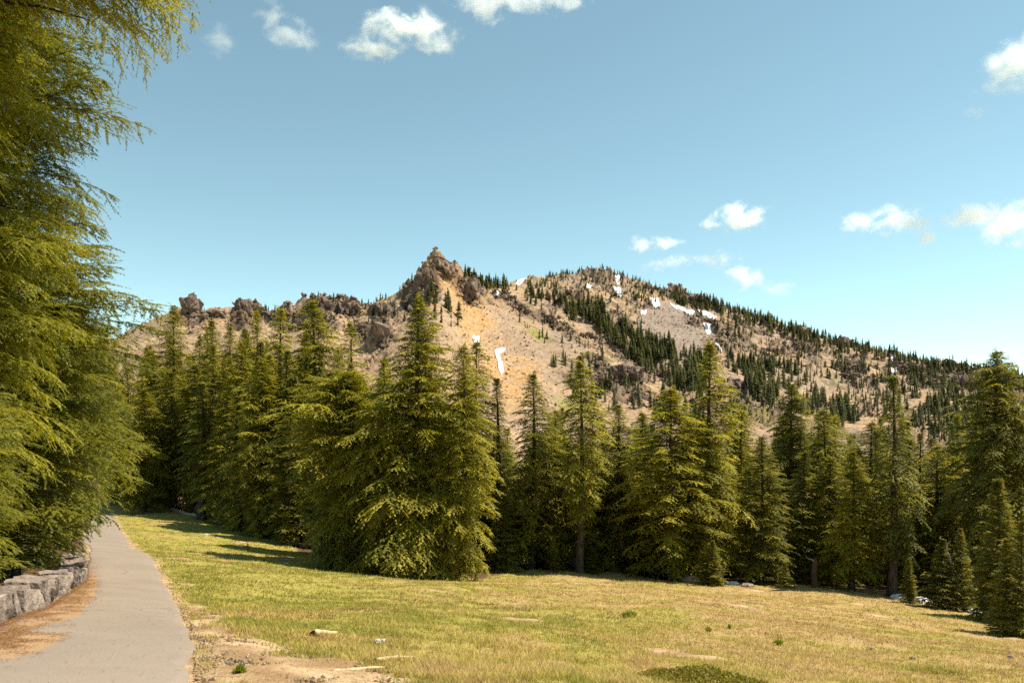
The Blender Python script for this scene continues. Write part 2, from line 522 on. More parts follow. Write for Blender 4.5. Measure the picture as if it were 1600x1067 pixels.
# ------------------------------------------------------------------ mountain
RIDGE = [(-700, 640), (-200, 600), (100, 555), (200, 520), (240, 500), (280, 482), (320, 482), (345, 480), (360, 478), (385, 476), (395, 484), (420, 488), (445, 487), (478, 474), (490, 468),
         (530, 468), (560, 472), (590, 471), (610, 462), (640, 442), (655, 427), (665, 410), (685, 400), (705, 409), (718, 420), (740, 441), (760, 443), (790, 444), (810, 439), (830, 434),
         (860, 431), (890, 427), (940, 419), (970, 430), (1010, 443), (1060, 458), (1120, 474), (1180, 493), (1250, 515), (1320, 536), (1400, 553), (1480, 569), (1540, 580), (1600, 594), (1700, 612), (1900, 655), (2300, 690)]
RD = [(-700, 560), (300, 580), (480, 600), (685, 620), (740, 690), (800, 760), (860, 830), (940, 860), (1200, 880), (1600, 860), (2300, 800)]
BD = [(-700, 240), (480, 250), (700, 270), (940, 340), (1300, 340), (2300, 300)]
COLS = np.arange(-650, 2250, 1.7)
NR = 400
rid = np.interp(COLS, *zip(*RIDGE))
rdist = np.interp(COLS, *zip(*RD)); bdist = np.interp(COLS, *zip(*BD))
kk = np.ones(9) / 9
rid = np.convolve(np.pad(rid, 4, 'edge'), kk, 'valid') * 0.5 + rid * 0.5
rdist = np.convolve(np.pad(rdist, 30, 'edge'), np.ones(61) / 61, 'valid')
vv = np.linspace(0, 1, NR)
vb = np.linspace(0, 1, 40)[1:]
Yf = bdist[None, :] + (rdist - bdist)[None, :] * vv[:, None]
zr = EYE + rdist * (HY - rid) / F
zb = -14.0
sprof = vv ** 1.12
Zf = zb + (zr - zb)[None, :] * sprof[:, None]
Yb = rdist[None, :] + 420 * vb[:, None]
Zb = zr[None, :] + (-14 - zr)[None, :] * (vb[:, None] ** 1.15)
MY = np.concatenate([Yf, Yb]); MZ0 = np.concatenate([Zf, Zb])
MX = (COLS - 800)[None, :] / F * MY
PXc = np.repeat(COLS[None, :], len(MY), 0)
PYc = HY - F * (MZ0 - EYE) / MY
VV = np.concatenate([np.repeat(vv[:, None], len(COLS), 1), np.repeat(1 + vb[:, None], len(COLS), 1)])

def ell(px, py, cx, cy, rx, ry, ang=0.0, soft=0.35):
    a = math.radians(ang); dx = px - cx; dy = py - cy
    u = (dx * math.cos(a) + dy * math.sin(a)) / rx; v = (-dx * math.sin(a) + dy * math.cos(a)) / ry
    return sstep(1 + soft, 1 - soft, np.sqrt(u * u + v * v))

warp = (fbm(MX * 0.05, MY * 0.05, 81, 5) - 0.5) * 26
warp2 = (fbm(MX * 0.05 + 40, MY * 0.05, 82, 5) - 0.5) * 26
wpx, wpy = PXc + warp, PYc + warp2
# bands of ledges dipping to the right
led = ridged((wpx * 0.95 + wpy * 0.3) / 34.0, (wpy - 0.34 * wpx) / 9.0, 83, 4)
led2 = ridged((wpx) / 16.0, (wpy - 0.45 * wpx) / 5.5, 84, 3)
big2 = sstep(770, 860, wpx + (wpy - 500) * -0.6)           # the second, farther mountain
rock = np.zeros_like(wpx)
for e in [(684, 420, 34, 17, 0), (660, 446, 25, 22, 0), (700, 432, 30, 12, 35), (731, 454, 20, 31, -38), (520, 484, 44, 13, 8), (500, 500, 22, 15, 30), (592, 486, 26, 12, 10), (586, 522, 24, 26, 0), (560, 508, 20, 9, 0),
          (640, 470, 22, 14, 20), (976, 582, 42, 15, -12), (1155, 600, 28, 9, 25), (800, 476, 26, 6, 15), (850, 494, 40, 7, 18), (905, 522, 34, 8, 20),
          (930, 560, 20, 8, 15), (1315, 533, 14, 12, 0), (1420, 570, 20, 9, 10), (1480, 590, 60, 14, 10), (1560, 600, 60, 18, 10), (1330, 585, 26, 9, 15),
          (1250, 550, 18, 7, 0), (1060, 462, 45, 9, 18), (1090, 500, 22, 6, 5), (1250, 510, 40, 6, 15), (300, 500, 22, 16, 0), (390, 500, 30, 16, 0), (450, 505, 30, 12, 0)]:
    rock = np.maximum(rock, ell(wpx, wpy, *e))
rock_sc = np.maximum(sstep(0.46, 0.60, led), 0.8 * sstep(0.58, 0.70, led2)) * (0.45 + 0.55 * big2) * sstep(0.36, 0.56, fbm(MX * 0.02, MY * 0.02, 85, 3))
scree = np.maximum.reduce([poly_mask(wpx, wpy, [(745, 470), (790, 490), (850, 540), (880, 580), (860, 640), (760, 620), (700, 540), (725, 500)], 14),
                           poly_mask(wpx, wpy, [(985, 492), (1045, 470), (1090, 505), (1115, 535), (1100, 556), (1060, 552), (1010, 530)], 8)])
rock_sc = rock_sc * (1 - 0.8 * scree)
rough = np.clip(rock + 0.8 * rock_sc, 0, 1)
rr = ridged(MX * 0.055, MY * 0.055 + MZ0 * 0.02, 86, 6)
rr2 = ridged(MX * 0.19, MY * 0.19, 87, 4)
front = sstep(0.0, 0.08, VV)
dz = (fbm(MX * 0.010, MY * 0.010, 88, 4) - 0.5) * 24 * sstep(0.02, 0.3, VV) * sstep(1.0, 0.80, VV)
dz += (fbm(MX * 0.06, MY * 0.06, 89, 5) - 0.5) * 4.5 * front * (1 - 0.7 * scree)
stepn = fbm(MX * 0.05 + 3, MY * 0.05 + MZ0 * 0.05, 97, 4) * 9; stepn = np.floor(stepn) + sstep(0.55, 0.95, stepn - np.floor(stepn))
dz += rough * ((rr - 0.45) * 13 + (rr2 - 0.45) * 5.5 + (stepn - 4.5) * 3.2) * front
dz += (1 - rough) * (rr2 - 0.4) * 0.8 * (1 - 0.5 * scree)
dz += -7 * np.exp(-((wpx - 985 - (wpy - 540) * 1.5) / 38) ** 2) * sstep(460, 500, wpy) * sstep(640, 600, wpy)
MZ = MZ0 + dz
vis_py = HY - F * (MZ - EYE) / MY

def col3(c): return np.array(c)[None, None, :]
def mixa(a, b, f): return a * (1 - f[..., None]) + b * f[..., None]
base = np.zeros(MX.shape + (3,)) + col3((0.44, 0.315, 0.205))
n_big = fbm(MX * 0.022, MY * 0.022, 90, 5)
base = mixa(base, col3((0.52, 0.375, 0.235)), sstep(0.42, 0.62, n_big))
base = mixa(base, col3((0.38, 0.295, 0.225)), sstep(0.55, 0.40, fbm(MX * 0.03 + 9, MY * 0.03, 91, 5)) * (0.5 + 0.3 * big2))
orange = np.maximum.reduce([ell(wpx, wpy, 700, 440, 60, 45, 20, 0.5), ell(wpx, wpy, 790, 590, 50, 60, 0, 0.6), ell(wpx, wpy, 740, 500, 24, 40, -35, 0.6), ell(wpx, wpy, 330, 495, 60, 22, 0, 0.6)])
base = mixa(base, col3((0.58, 0.355, 0.155)), orange * sstep(0.3, 0.6, fbm(MX * 0.06, MY * 0.06, 92, 4)) * 0.85)
gs = poly_mask(wpx, wpy, [(985, 492), (1045, 470), (1090, 505), (1115, 535), (1100, 556), (1060, 552), (1010, 530)], 7)
base = mixa(base, col3((0.34, 0.285, 0.24)), gs * 0.95)
gs2 = poly_mask(wpx, wpy, [(760, 490), (800, 500), (880, 560), (860, 575), (790, 540)], 8)
base = mixa(base, col3((0.40, 0.305, 0.225)), gs2 * 0.7)
green = np.maximum.reduce([ell(wpx, wpy, 848, 535, 36, 7, 42, 0.5), ell(wpx, wpy, 905, 640, 40, 16, 20, 0.5), ell(wpx, wpy, 1180, 630, 34, 22, 20, 0.6), ell(wpx, wpy, 1000, 520, 26, 5, 30, 0.6), ell(wpx, wpy, 540, 462, 40, 5, 0, 0.6), ell(wpx, wpy, 930, 480, 14, 22, 0, .5)])
base = mixa(base, col3((0.30, 0.30, 0.075)), green * sstep(0.3, 0.55, fbm(MX * 0.08, MY * 0.08, 93, 4)) * 0.85)
# vegetation specks on the upper slopes
veg = sstep(0.60, 0.70, fbm(MX * 0.12, MY * 0.09, 94, 4)) * (0.25 + 0.75 * big2) * (1 - scree)
base = mixa(base, col3((0.15, 0.145, 0.06)), veg * 0.7)
rockcol = mixa(np.zeros(MX.shape + (3,)) + col3((0.125, 0.092, 0.074)), col3((0.30, 0.225, 0.165)), sstep(0.35, 0.62, fbm(MX * 0.15, MY * 0.15, 95, 4)))
rockcol = mixa(rockcol, col3((0.45, 0.29, 0.14)), (orange * 0.8) * sstep(0.42, 0.58, fbm(MX * 0.10, MY * 0.10, 96, 4)))
base = mixa(base, rockcol, np.clip(rock * 0.95 + rock_sc * 0.95, 0, 1))
spk = _hash(np.floor(MX / 1.3), np.floor(MY / 1.7), 7)
base = base * (1 + ((spk - 0.5) * 0.5 * (1 - 0.3 * rough))[..., None])
base = mixa(base, col3((0.20, 0.15, 0.115)), sstep(0.93, 0.96, spk) * 0.6)
base = np.clip(base * np.array([0.78, 0.75, 0.735]), 0.02, 0.8)

def mountain_mat():
    m, nt, out = new_mat("mountain_rock")
    tc = N(nt, 'ShaderNodeTexCoord'); o = tc.outputs['Object']
    a = attr(nt, 'rockcol').outputs['Color']
    n1 = noise_node(nt, o, 0.35, 6, 0.75)
    n2 = noise_node(nt, o, 0.9, 3, 0.7)
    c = mixc(nt, 1.0, a, mixc(nt, n1.outputs[0], (0.55, 0.53, 0.5), (1.45, 1.45, 1.45)), 'MULTIPLY')
    principled(nt, out, c, 0.97, 0.08, bump(nt, math_n(nt, 'ADD', n1.outputs[0], n2.outputs[0]), 0.9, 1.0))
    return m
h_, w_ = MX.shape
idx = np.arange(h_ * w_).reshape(h_, w_)
q = np.stack([idx[:-1, :-1], idx[:-1, 1:], idx[1:, 1:], idx[1:, :-1]], -1).reshape(-1, 4)
me = mesh_arrays("mountain_slope", np.stack([MX, MY, MZ], -1).reshape(-1, 3), q, [mountain_mat()], colors={'rockcol': base.reshape(-1, 3)}, smooth=True)
tag(link("mountain", me), kind='structure')

def on_mountain(px, py):
    """first point of the slope seen at (px, py) from the camera's place"""
    c = int(round((px - COLS[0]) / 1.7))
    c = max(0, min(len(COLS) - 1, c))
    col = vis_py[:NR, c]
    k = np.argmax(col <= py)
    if col[k] > py: k = int(np.argmin(col))
    return MX[k, c], MY[k, c], MZ[k, c]

# ------------------------------------------------------------------ conifers
def comb(pairs, wid=0.10, fold=0.12, spread=0.55):
    """a spray of needles: a narrow spine and pairs of side needles, unit length along x"""
    v = [(0, -wid / 2, 0), (1, 0, 0), (0, wid / 2, 0)]; f = [(0, 1, 2)]
    for i in range(pairs):
        s = 0.04 + 0.78 * i / pairs
        e = s + 0.8 / pairs
        r = 0.5 * (1 - 0.45 * i / pairs)
        for sg in (1, -1):
            b = len(v)
            v += [(s, 0, 0), (e, 0, 0), (s + spread * 0.5 * (1 - 0.3 * i / pairs), sg * r, -fold)]
            f.append((b, b + 1, b + 2) if sg > 0 else (b + 1, b, b + 2))
    return np.array(v, float), np.array(f)

COMB_MID = comb(2, 0.30, 0.15, 0.5)
COMB_NEAR = (np.array([(0, 0, 0), (.5, .5, -.15), (1, 0, 0), (.42, -.5, -.15)], float), np.array([(0, 1, 2), (0, 2, 3)]))
COMB_BRUSH = comb(2, 0.16, 0.12, 0.75)
COMB_FAR = (np.array([(0, -0.32, 0), (1, 0, 0), (0, 0.32, 0)], float), np.array([(0, 1, 2)]))

def make_bough(rng, Lb, el, sp_branch, sp_el, spread=0.36, rise=0.10, droop=0.28, hang=0.5, t0=0.14):
    """one branch lying along +x: side branchlets carrying shoots, every shoot a brush of needle sprays that runs to a point.
    Returns P, D, Nn, l for the sprays"""
    P, D, Nn, Ls = [], [], [], []
    def axis(t):
        return np.array([Lb * t * (1 - 0.06 * t), 0.0, Lb * (rise * t - droop * t * t)])
    def strand(p0, d0, ln, hg):
        n = max(2, int(ln / sp_el))
        for k in range(n + 1):
            q = k / n
            p = p0 + d0 * (ln * q) + np.array([0, 0, -hg * ln * q * q])
            tg = d0 + np.array([0, 0, -2 * hg * q])
            zg = 0.0 if k == n else (0.7 if k % 2 else -0.7) * rng.uniform(0.6, 1.2)
            c_, s_ = math.cos(zg), math.sin(zg)
            dd = np.array([tg[0] * c_ - tg[1] * s_, tg[0] * s_ + tg[1] * c_, tg[2] + rng.uniform(-0.30, 0.22)])
            P.append(p); D.append(dd / (np.linalg.norm(dd) + 1e-9))
            Nn.append(np.array([rng.uniform(-.5, .5), rng.uniform(-.5, .5), 1.0])); Ls.append(el * (1.15 - 0.45 * q) * rng.uniform(0.8, 1.2))
    nb = max(3, int(Lb * (1 - t0) / sp_branch))
    for i in range(nb + 1):
        t = t0 + (1 - t0) * i / nb
        a0 = axis(t); tang = axis(min(1, t + 0.03)) - axis(max(0, t - 0.03)); tang /= np.linalg.norm(tang)
        for sg in (1, -1):
            if rng.random() < 0.22: continue
            bl = Lb * spread * min(1.0, ((t + 0.12) / 0.45)) * (1.06 - t) ** 0.6 * rng.uniform(0.45, 1.3) + el * 0.8
            an = math.radians(70 - 28 * t + rng.uniform(-16, 16)) * sg
            d = np.array([math.cos(an) * tang[0], math.sin(an), tang[2] * 0.7 + rng.uniform(-0.22, 0.20)])
            d /= np.linalg.norm(d)
            hg = hang * rng.uniform(0.3, 1.2)
            strand(a0, d, bl, hg)
            ns = int(bl / (2.2 * el))
            for j in range(ns):
                q = (j + 0.6) / (ns + 0.4)
                p = a0 + d * bl * q + np.array([0, 0, -hg * bl * q * q])
                z2 = math.radians(rng.uniform(38, 66)) * (1 if j % 2 else -1)
                d2 = np.array([d[0] * math.cos(z2) - d[1] * math.sin(z2), d[0] * math.sin(z2) + d[1] * math.cos(z2), d[2] - hg * q + rng.uniform(-0.25, 0.15)])
                strand(p, d2 / np.linalg.norm(d2), bl * 0.52 * (1.05 - 0.6 * q) * rng.uniform(0.6, 1.2) + el * 0.5, hg * 1.2)
    strand(axis(0.5), axis(1.0) - axis(0.5), 1.0, 0.05) if False else None
    m = max(3, int(Lb * 0.6 / sp_el))
    for k in range(m + 1):
        t = 0.4 + 0.6 * k / m
        tg = axis(min(1.0, t + 0.02)) - axis(t - 0.02); tg /= np.linalg.norm(tg)
        P.append(axis(t)); D.append(tg + np.array([0, rng.uniform(-.6, .6) * (k < m), rng.uniform(-.25, .2)])); D[-1] = D[-1] / np.linalg.norm(D[-1])
        Nn.append(np.array([rng.uniform(-.5, .5), rng.uniform(-.5, .5), 1.0])); Ls.append(el)
    return np.array(P), np.array(D), np.array(Nn), np.array(Ls)

def tube(pts, rad, sides=6):
    pts = np.asarray(pts, float); n = len(pts)
    V = []; Fq = []
    for i in range(n):
        t = pts[min(n - 1, i + 1)] - pts[max(0, i - 1)]; t /= np.linalg.norm(t) + 1e-9
        a = np.array([0, 1.0, 0]) if abs(t[1]) < 0.8 else np.array([1.0, 0, 0])
        u = np.cross(t, a); u /= np.linalg.norm(u); w = np.cross(t, u)
        for k in range(sides):
            th = 2 * math.pi * k / sides
            V.append(pts[i] + rad[i] * (math.cos(th) * u + math.sin(th) * w))
    for i in range(n - 1):
        for k in range(sides):
            k2 = (k + 1) % sides
            Fq.append((i * sides + k, (i + 1) * sides + k, (i + 1) * sides + k2, i * sides + k2))
    return np.array(V), np.array(Fq)

class Acc:
    def __init__(s): s.V = []; s.F = []; s.n = 0
    def add(s, V, Fq):
        s.V.append(V); s.F.append(np.asarray(Fq) + s.n); s.n += len(V)
    def arrays(s): return np.concatenate(s.V), np.concatenate(s.F)

class Proto: pass
def make_conifer(name, seed, H, R, prof, nb, classes, comb_t, el_w, mat, h0=0.06, droop=0.46, hang=0.45, pitch=(-14, 32), spread=0.38, rise=0.26,
                 trunk_r=0.22, lobes=0.22, extra=(), sp=(0.21, 0.072), dead=8, side=None, el=0.155, hpow=1.3, skip=None, limb=True):
    rng = random.Random(seed); nr = np.random.RandomState(seed)
    var = {}
    for Lc in classes:
        kf = 1.0 if Lc >= 1.0 else 0.8 if Lc > 0.5 else 0.65
        var[Lc] = [make_bough(rng, Lc, el * kf, sp[0] * kf, sp[1] * kf, spread * rng.uniform(.85, 1.15), rise, droop * rng.uniform(.6, 1.3), hang) for _ in range(5)]
    tp, rp = zip(*prof)
    items = []
    for i in range(nb):
        u = (i + rng.random()) / nb
        t = 1 - (1 - u) ** hpow if hpow < 1 else u ** (1 / hpow)
        t = u ** 1.0 if hpow == 1 else 1 - (1 - u) ** hpow
        h = H * (h0 + (1 - h0) * t)
        az = i * 2.39996 + rng.uniform(-0.5, 0.5)
        r = R * float(np.interp(t, tp, rp))
        lob = 1 + lobes * 2 * (float(vnoise(np.array([math.cos(az) * 1.6 + seed]), np.array([math.sin(az) * 1.6 + h * 0.45]), seed)[0]) - 0.5)
        r *= lob * rng.choice((rng.uniform(0.6, 0.9), rng.uniform(0.85, 1.12)))
        if side: r *= side(az, t)
        if skip and skip(az, t, rng): continue
        p = math.radians(pitch[0] + (pitch[1] - pitch[0]) * t ** 1.3 + rng.uniform(-9, 9))
        items.append((h, az, p, max(0.12, r), False))
    for (h, azd, pd_, Lb) in extra:
        items.append((h, math.radians(azd), math.radians(pd_), Lb, True))
    # leader
    for k in range(3):
        items.append((H * (0.985 - 0.02 * k), rng.uniform(0, 6.3), math.radians(75), 0.035 * H, False))
    T, Ft = comb_t; nv = len(T)
    AV = []; AT = []; wood = Acc()
    bendx, bendy = rng.uniform(-.12, .12), rng.uniform(-.12, .12)
    def trunk_pt(h):
        t = h / H
        return np.array([bendx * H * 0.1 * math.sin(t * 3.0), bendy * H * 0.1 * math.sin(t * 2.4), h])
    for (h, az, p, Lb, ex) in items:
        Lc = min(classes, key=lambda c: abs(math.log(c / Lb)))
        P, D, Nn, Ls = var[Lc][rng.randrange(5)]
        k = Lb / Lc
        ca, sa, cp, sp_ = math.cos(az), math.sin(az), math.cos(p), math.sin(p)
        Rm = np.array([[ca, -sa, 0], [sa, ca, 0], [0, 0, 1]]) @ np.array([[cp, 0, -sp_], [0, 1, 0], [sp_, 0, cp]])
        mir = np.array([1, 1 if rng.random() < .5 else -1, 1.0])
        org = trunk_pt(h)
        P2 = (P * mir * k) @ Rm.T + org
        D2 = (D * mir) @ Rm.T; N2 = (Nn * mir) @ Rm.T
        S = np.cross(N2, D2); S /= np.linalg.norm(S, axis=1, keepdims=True) + 1e-9
        N3 = np.cross(D2, S)
        l = Ls * (0.5 + 0.5 * k)
        w = l * el_w
        V = P2[:, None, :] + T[None, :, 0:1] * (l[:, None] * D2)[:, None, :] + T[None, :, 1:2] * (w[:, None] * S)[:, None, :] + T[None, :, 2:3] * (w[:, None] * N3)[:, None, :]
        tb = rng.random()
        te = 0.55 * tb + 0.45 * nr.rand(len(P2))
        AV.append(V.reshape(-1, 3)); AT.append(np.repeat(te, nv))
        if limb and Lb > 0.45:
            m = 4; ts = np.linspace(0, 0.6, m)
            droop_, rise_ = droop, rise
            pts = np.stack([Lb * ts, 0 * ts, Lb * (rise_ * ts - droop_ * ts * ts) - 0.015], 1) @ Rm.T + org
            r0 = 0.012 + 0.009 * Lb
            wood.add(*tube(pts, np.linspace(r0, r0 * 0.3, m), 3))
    ne = sum(len(a) for a in AV) // nv
    V = np.concatenate(AV); tint = np.concatenate(AT)
    Fc = (Ft[None, :, :] + (np.arange(ne) * nv)[:, None, None]).reshape(-1, 3)
    pr = Proto(); pr.H = H; pr.R = R
    pr.crown = mesh_arrays(name + "_crown", V, Fc, [mat], {'tint': tint})
    # trunk
    hs = np.linspace(0, 1, 16)
    pts = np.array([trunk_pt(H * a) for a in hs]); pts[0, 2] = -0.5
    rad = trunk_r * ((1 - hs) ** 0.9 * 0.85 + 0.04) + trunk_r * 0.35 * np.exp(-hs * 22)
    wood.add(*tube(pts, rad, 10))
    for k in range(dead):
        h = H * (0.02 + (h0 + 0.18) * rng.random()); az = rng.uniform(0, 6.28); Lb = rng.uniform(0.3, 0.75) * R
        dz = rng.uniform(-0.35, 0.1)
        ts = np.linspace(0, 1, 4)
        p4 = np.stack([math.cos(az) * Lb * ts, math.sin(az) * Lb * ts, Lb * dz * ts * (0.4 + ts)], 1) + trunk_pt(h) + np.array([[rng.uniform(-.04, .04) for _ in range(3)] for _ in range(4)])
        wood.add(*tube(p4, np.linspace(0.03, 0.006, 4), 3))
    V, Fq = wood.arrays()
    pr.trunk = mesh_arrays(name + "_trunk", V, Fq, [M_BARK], smooth=True)
    return pr

CONE = [(0, .80), (.08, .95), (.2, 1.0), (.4, .88), (.6, .70), (.8, .45), (.93, .24), (1, .08)]
FULL = [(0, .85), (.15, 1.0), (.35, .98), (.55, .86), (.75, .64), (.9, .38), (1, .10)]
NARROW = [(0, .7), (.15, 1.0), (.4, .92), (.65, .78), (.85, .52), (.95, .3), (1, .10)]
SPIRE = [(0, 1.0), (.25, .86), (.5, .66), (.75, .42), (.92, .20), (1, .06)]
DOME = [(0, .55), (.15, .85), (.35, 1.0), (.6, .98), (.8, .78), (.93, .5), (1, .2)]
CL = (3.0, 2.0, 1.3, 0.8, 0.6)
PR = {}
PR['cone_a'] = make_conifer('cone_a', 11, 14, 2.3, CONE, 286, CL, COMB_NEAR, 0.56, M_FOL)
PR['cone_b'] = make_conifer('cone_b', 12, 14, 2.3, FULL, 295, CL, COMB_NEAR, 0.56, M_FOL, droop=0.5, lobes=0.35)
PR['cone_c'] = make_conifer('cone_c', 13, 14, 2.1, CONE, 261, CL, COMB_NEAR, 0.56, M_FOL, h0=0.12, lobes=0.4, pitch=(-22, 25))
PR['narrow_a'] = make_conifer('narrow_a', 21, 14, 1.5, NARROW, 286, CL, COMB_NEAR, 0.56, M_FOL, h0=0.08, droop=0.56, pitch=(-24, 28), lobes=0.35)
PR['narrow_b'] = make_conifer('narrow_b', 22, 14, 1.4, SPIRE, 261, CL, COMB_NEAR, 0.56, M_FOL_BLUE, h0=0.05, droop=0.5, pitch=(-18, 30), lobes=0.3)
PR['bare'] = make_conifer('bare', 31, 15, 1.5, [(0, .45), (.15, .75), (.4, 1.0), (.65, .85), (.85, .5), (1, .06)], 234, CL, COMB_NEAR, 0.56, M_FOL, h0=0.24, droop=0.58, pitch=(-26, 24), lobes=0.45, trunk_r=0.19, dead=16)
PR['bare_b'] = make_conifer('bare_b', 32, 14, 1.4, [(0, .8), (.2, 1.0), (.5, .85), (.8, .45), (1, .05)], 242, CL, COMB_NEAR, 0.56, M_FOL_BLUE, h0=0.20, droop=0.58, pitch=(-28, 22), lobes=0.3, trunk_r=0.22, dead=12)
PR['sparse'] = make_conifer('sparse', 33, 14, 1.6, [(0, .9), (.3, 1.0), (.6, .75), (.85, .4), (1, .06)], 165, CL, COMB_NEAR, 0.56, M_FOL, h0=0.2, droop=0.52, lobes=0.5, dead=16)
PR['broad_a'] = make_conifer('broad_a', 41, 14, 3.3, [(0, .72), (.1, .9), (.25, 1.0), (.42, .92), (.6, .68), (.8, .36), (.93, .15), (1, .03)], 399, CL, COMB_NEAR, 0.56, M_FOL, h0=0.03, droop=0.54, hang=0.45, lobes=0.5, pitch=(-12, 36), trunk_r=0.3)
PR['broad_b'] = make_conifer('broad_b', 42, 11, 3.0, DOME, 348, CL, COMB_NEAR, 0.56, M_FOL, h0=0.04, droop=0.62, hang=0.5, lobes=0.45, pitch=(-14, 40), trunk_r=0.25)
PR['big'] = make_conifer('big', 43, 16, 4.2, [(0, .45), (.2, .8), (.4, 1.0), (.55, .85), (.68, .60), (.8, .48), (.92, .27), (1, .05)], 365, CL, COMB_NEAR, 0.56, M_FOL_BLUE, h0=0.10, droop=0.5, hang=0.45, lobes=0.65, pitch=(-20, 30), trunk_r=0.38, dead=14)
PR['spruce_a'] = make_conifer('spruce_a', 51, 5, 1.15, SPIRE, 270, (1.3, .8, .45, .25), COMB_NEAR, 0.56, M_FOL_BLUE, h0=0.02, droop=0.21, hang=0.35, pitch=(-8, 42), trunk_r=0.09, el=0.13, sp=(0.15, 0.055), dead=2)
PR['spruce_b'] = make_conifer('spruce_b', 52, 5, 1.0, SPIRE, 250, (1.3, .8, .45, .25), COMB_NEAR, 0.56, M_FOL_BLUE, h0=0.02, droop=0.26, hang=0.45, pitch=(-14, 40), trunk_r=0.09, el=0.13, sp=(0.15, 0.055), dead=2, lobes=0.35)
PR['sapling'] = make_conifer('sapling', 53, 2.4, 0.55, SPIRE, 95, (.8, .45, .25), COMB_NEAR, 0.56, M_FOL, h0=0.03, droop=0.21, hang=0.3, pitch=(-6, 45), trunk_r=0.05, el=0.085, sp=(0.12, 0.045), dead=0)
PR['low'] = make_conifer('low', 54, 11, 2.6, [(0, .8), (.2, 1.0), (.45, .85), (.7, .52), (.9, .22), (1, .04)], 261, CL, COMB_NEAR, 0.56, M_FOL, h0=0.10, droop=0.45, lobes=0.45, trunk_r=0.2)
CLN = (4.5, 3.0, 2.2, 1.5, 0.8)
PR['near_tall'] = make_conifer('near_tall', 61, 19, 3.2, [(0, .55), (.12, .85), (.3, 1.0), (.5, 1.0), (.7, .86), (.85, .5), (1, .06)], 300, CLN, COMB_BRUSH, 0.80, M_FOL_NEAR, h0=0.05, droop=0.34, hang=0.32, lobes=0.55,
                               pitch=(-10, 30), trunk_r=0.38, el=0.088, sp=(0.24, 0.036), dead=12, hpow=1.0, spread=0.48, rise=0.24, extra=[(14.3, 0, 2, 7.4), (15.0, 10, 4, 6.8), (14.6, 26, 5, 5.8), (14.1, 14, -2, 6.2), (15.4, -6, 3, 6.9), (14.6, -10, 0, 6.4), (14.8, 4, 2, 6.9), (15.8, 6, 4, 7.2), (15.2, 18, 3, 6.4)])
PR['near_dome'] = make_conifer('near_dome', 62, 9, 3.0, [(0, .40), (.12, .55), (.3, .85), (.5, 1.0), (.7, .95), (.86, .78), (1, .30)], 260, CLN, COMB_BRUSH, 0.80, M_FOL_NEAR, h0=0.05, droop=0.40, hang=0.30, lobes=0.4,
                               pitch=(-8, 34), trunk_r=0.26, el=0.085, sp=(0.23, 0.035), dead=10, hpow=1.0, spread=0.50, rise=0.26)

G_EDGE = "conifers standing along the meadow edge"
G_BACK = "forest conifers behind the meadow-edge trees"
def plant(name, px, top, d, hw, proto, rot, label, group, cat="conifer", lean=0.0, gy=None):
    p = PR[proto]
    X = (px - 800) / F * d
    g = gz(X, d)
    H = EYE + (HY - top) * d / F - g
    s = H / p.H; sr = (hw * d / F) / p.R
    root = bpy.data.objects.new(name, None); C.objects.link(root)
    root.empty_display_size = 0.5
    root.location = (X, d, g - 0.05)
    root.rotation_euler = (lean * 0.3, lean, math.radians(rot))
    root.scale = (sr, sr, s)
    link("trunk", p.trunk, root); link("crown", p.crown, root)
    tag(root, label, cat, group)
    return root

# the big trees at the left, beside the path wall
plant("conifer_tree", -85, -330, 14.5, 168, 'near_tall', 0, "tall yellow-green conifer whose drooping bough hangs into the top left sky", "large conifers beside the stone wall")
plant("conifer_tree", -5, -200, 24, 190, 'near_tall', 200, "tall conifer rising behind the bright domed tree by the wall", "large conifers beside the stone wall")
plant("conifer_tree", 12, 372, 18.5, 205, 'near_dome', 75, "bright yellow-green domed conifer leaning over the stone wall", "large conifers beside the stone wall")
plant("conifer_tree", 98, 480, 31, 92, 'near_dome', 250, "shaded broad conifer overhanging the far bend of the path", "large conifers beside the stone wall")
plant("conifer_tree", -100, 600, 11.5, 160, 'near_dome', 130, "low bright conifer with feathery boughs at the left edge above the wall", "large conifers beside the stone wall")

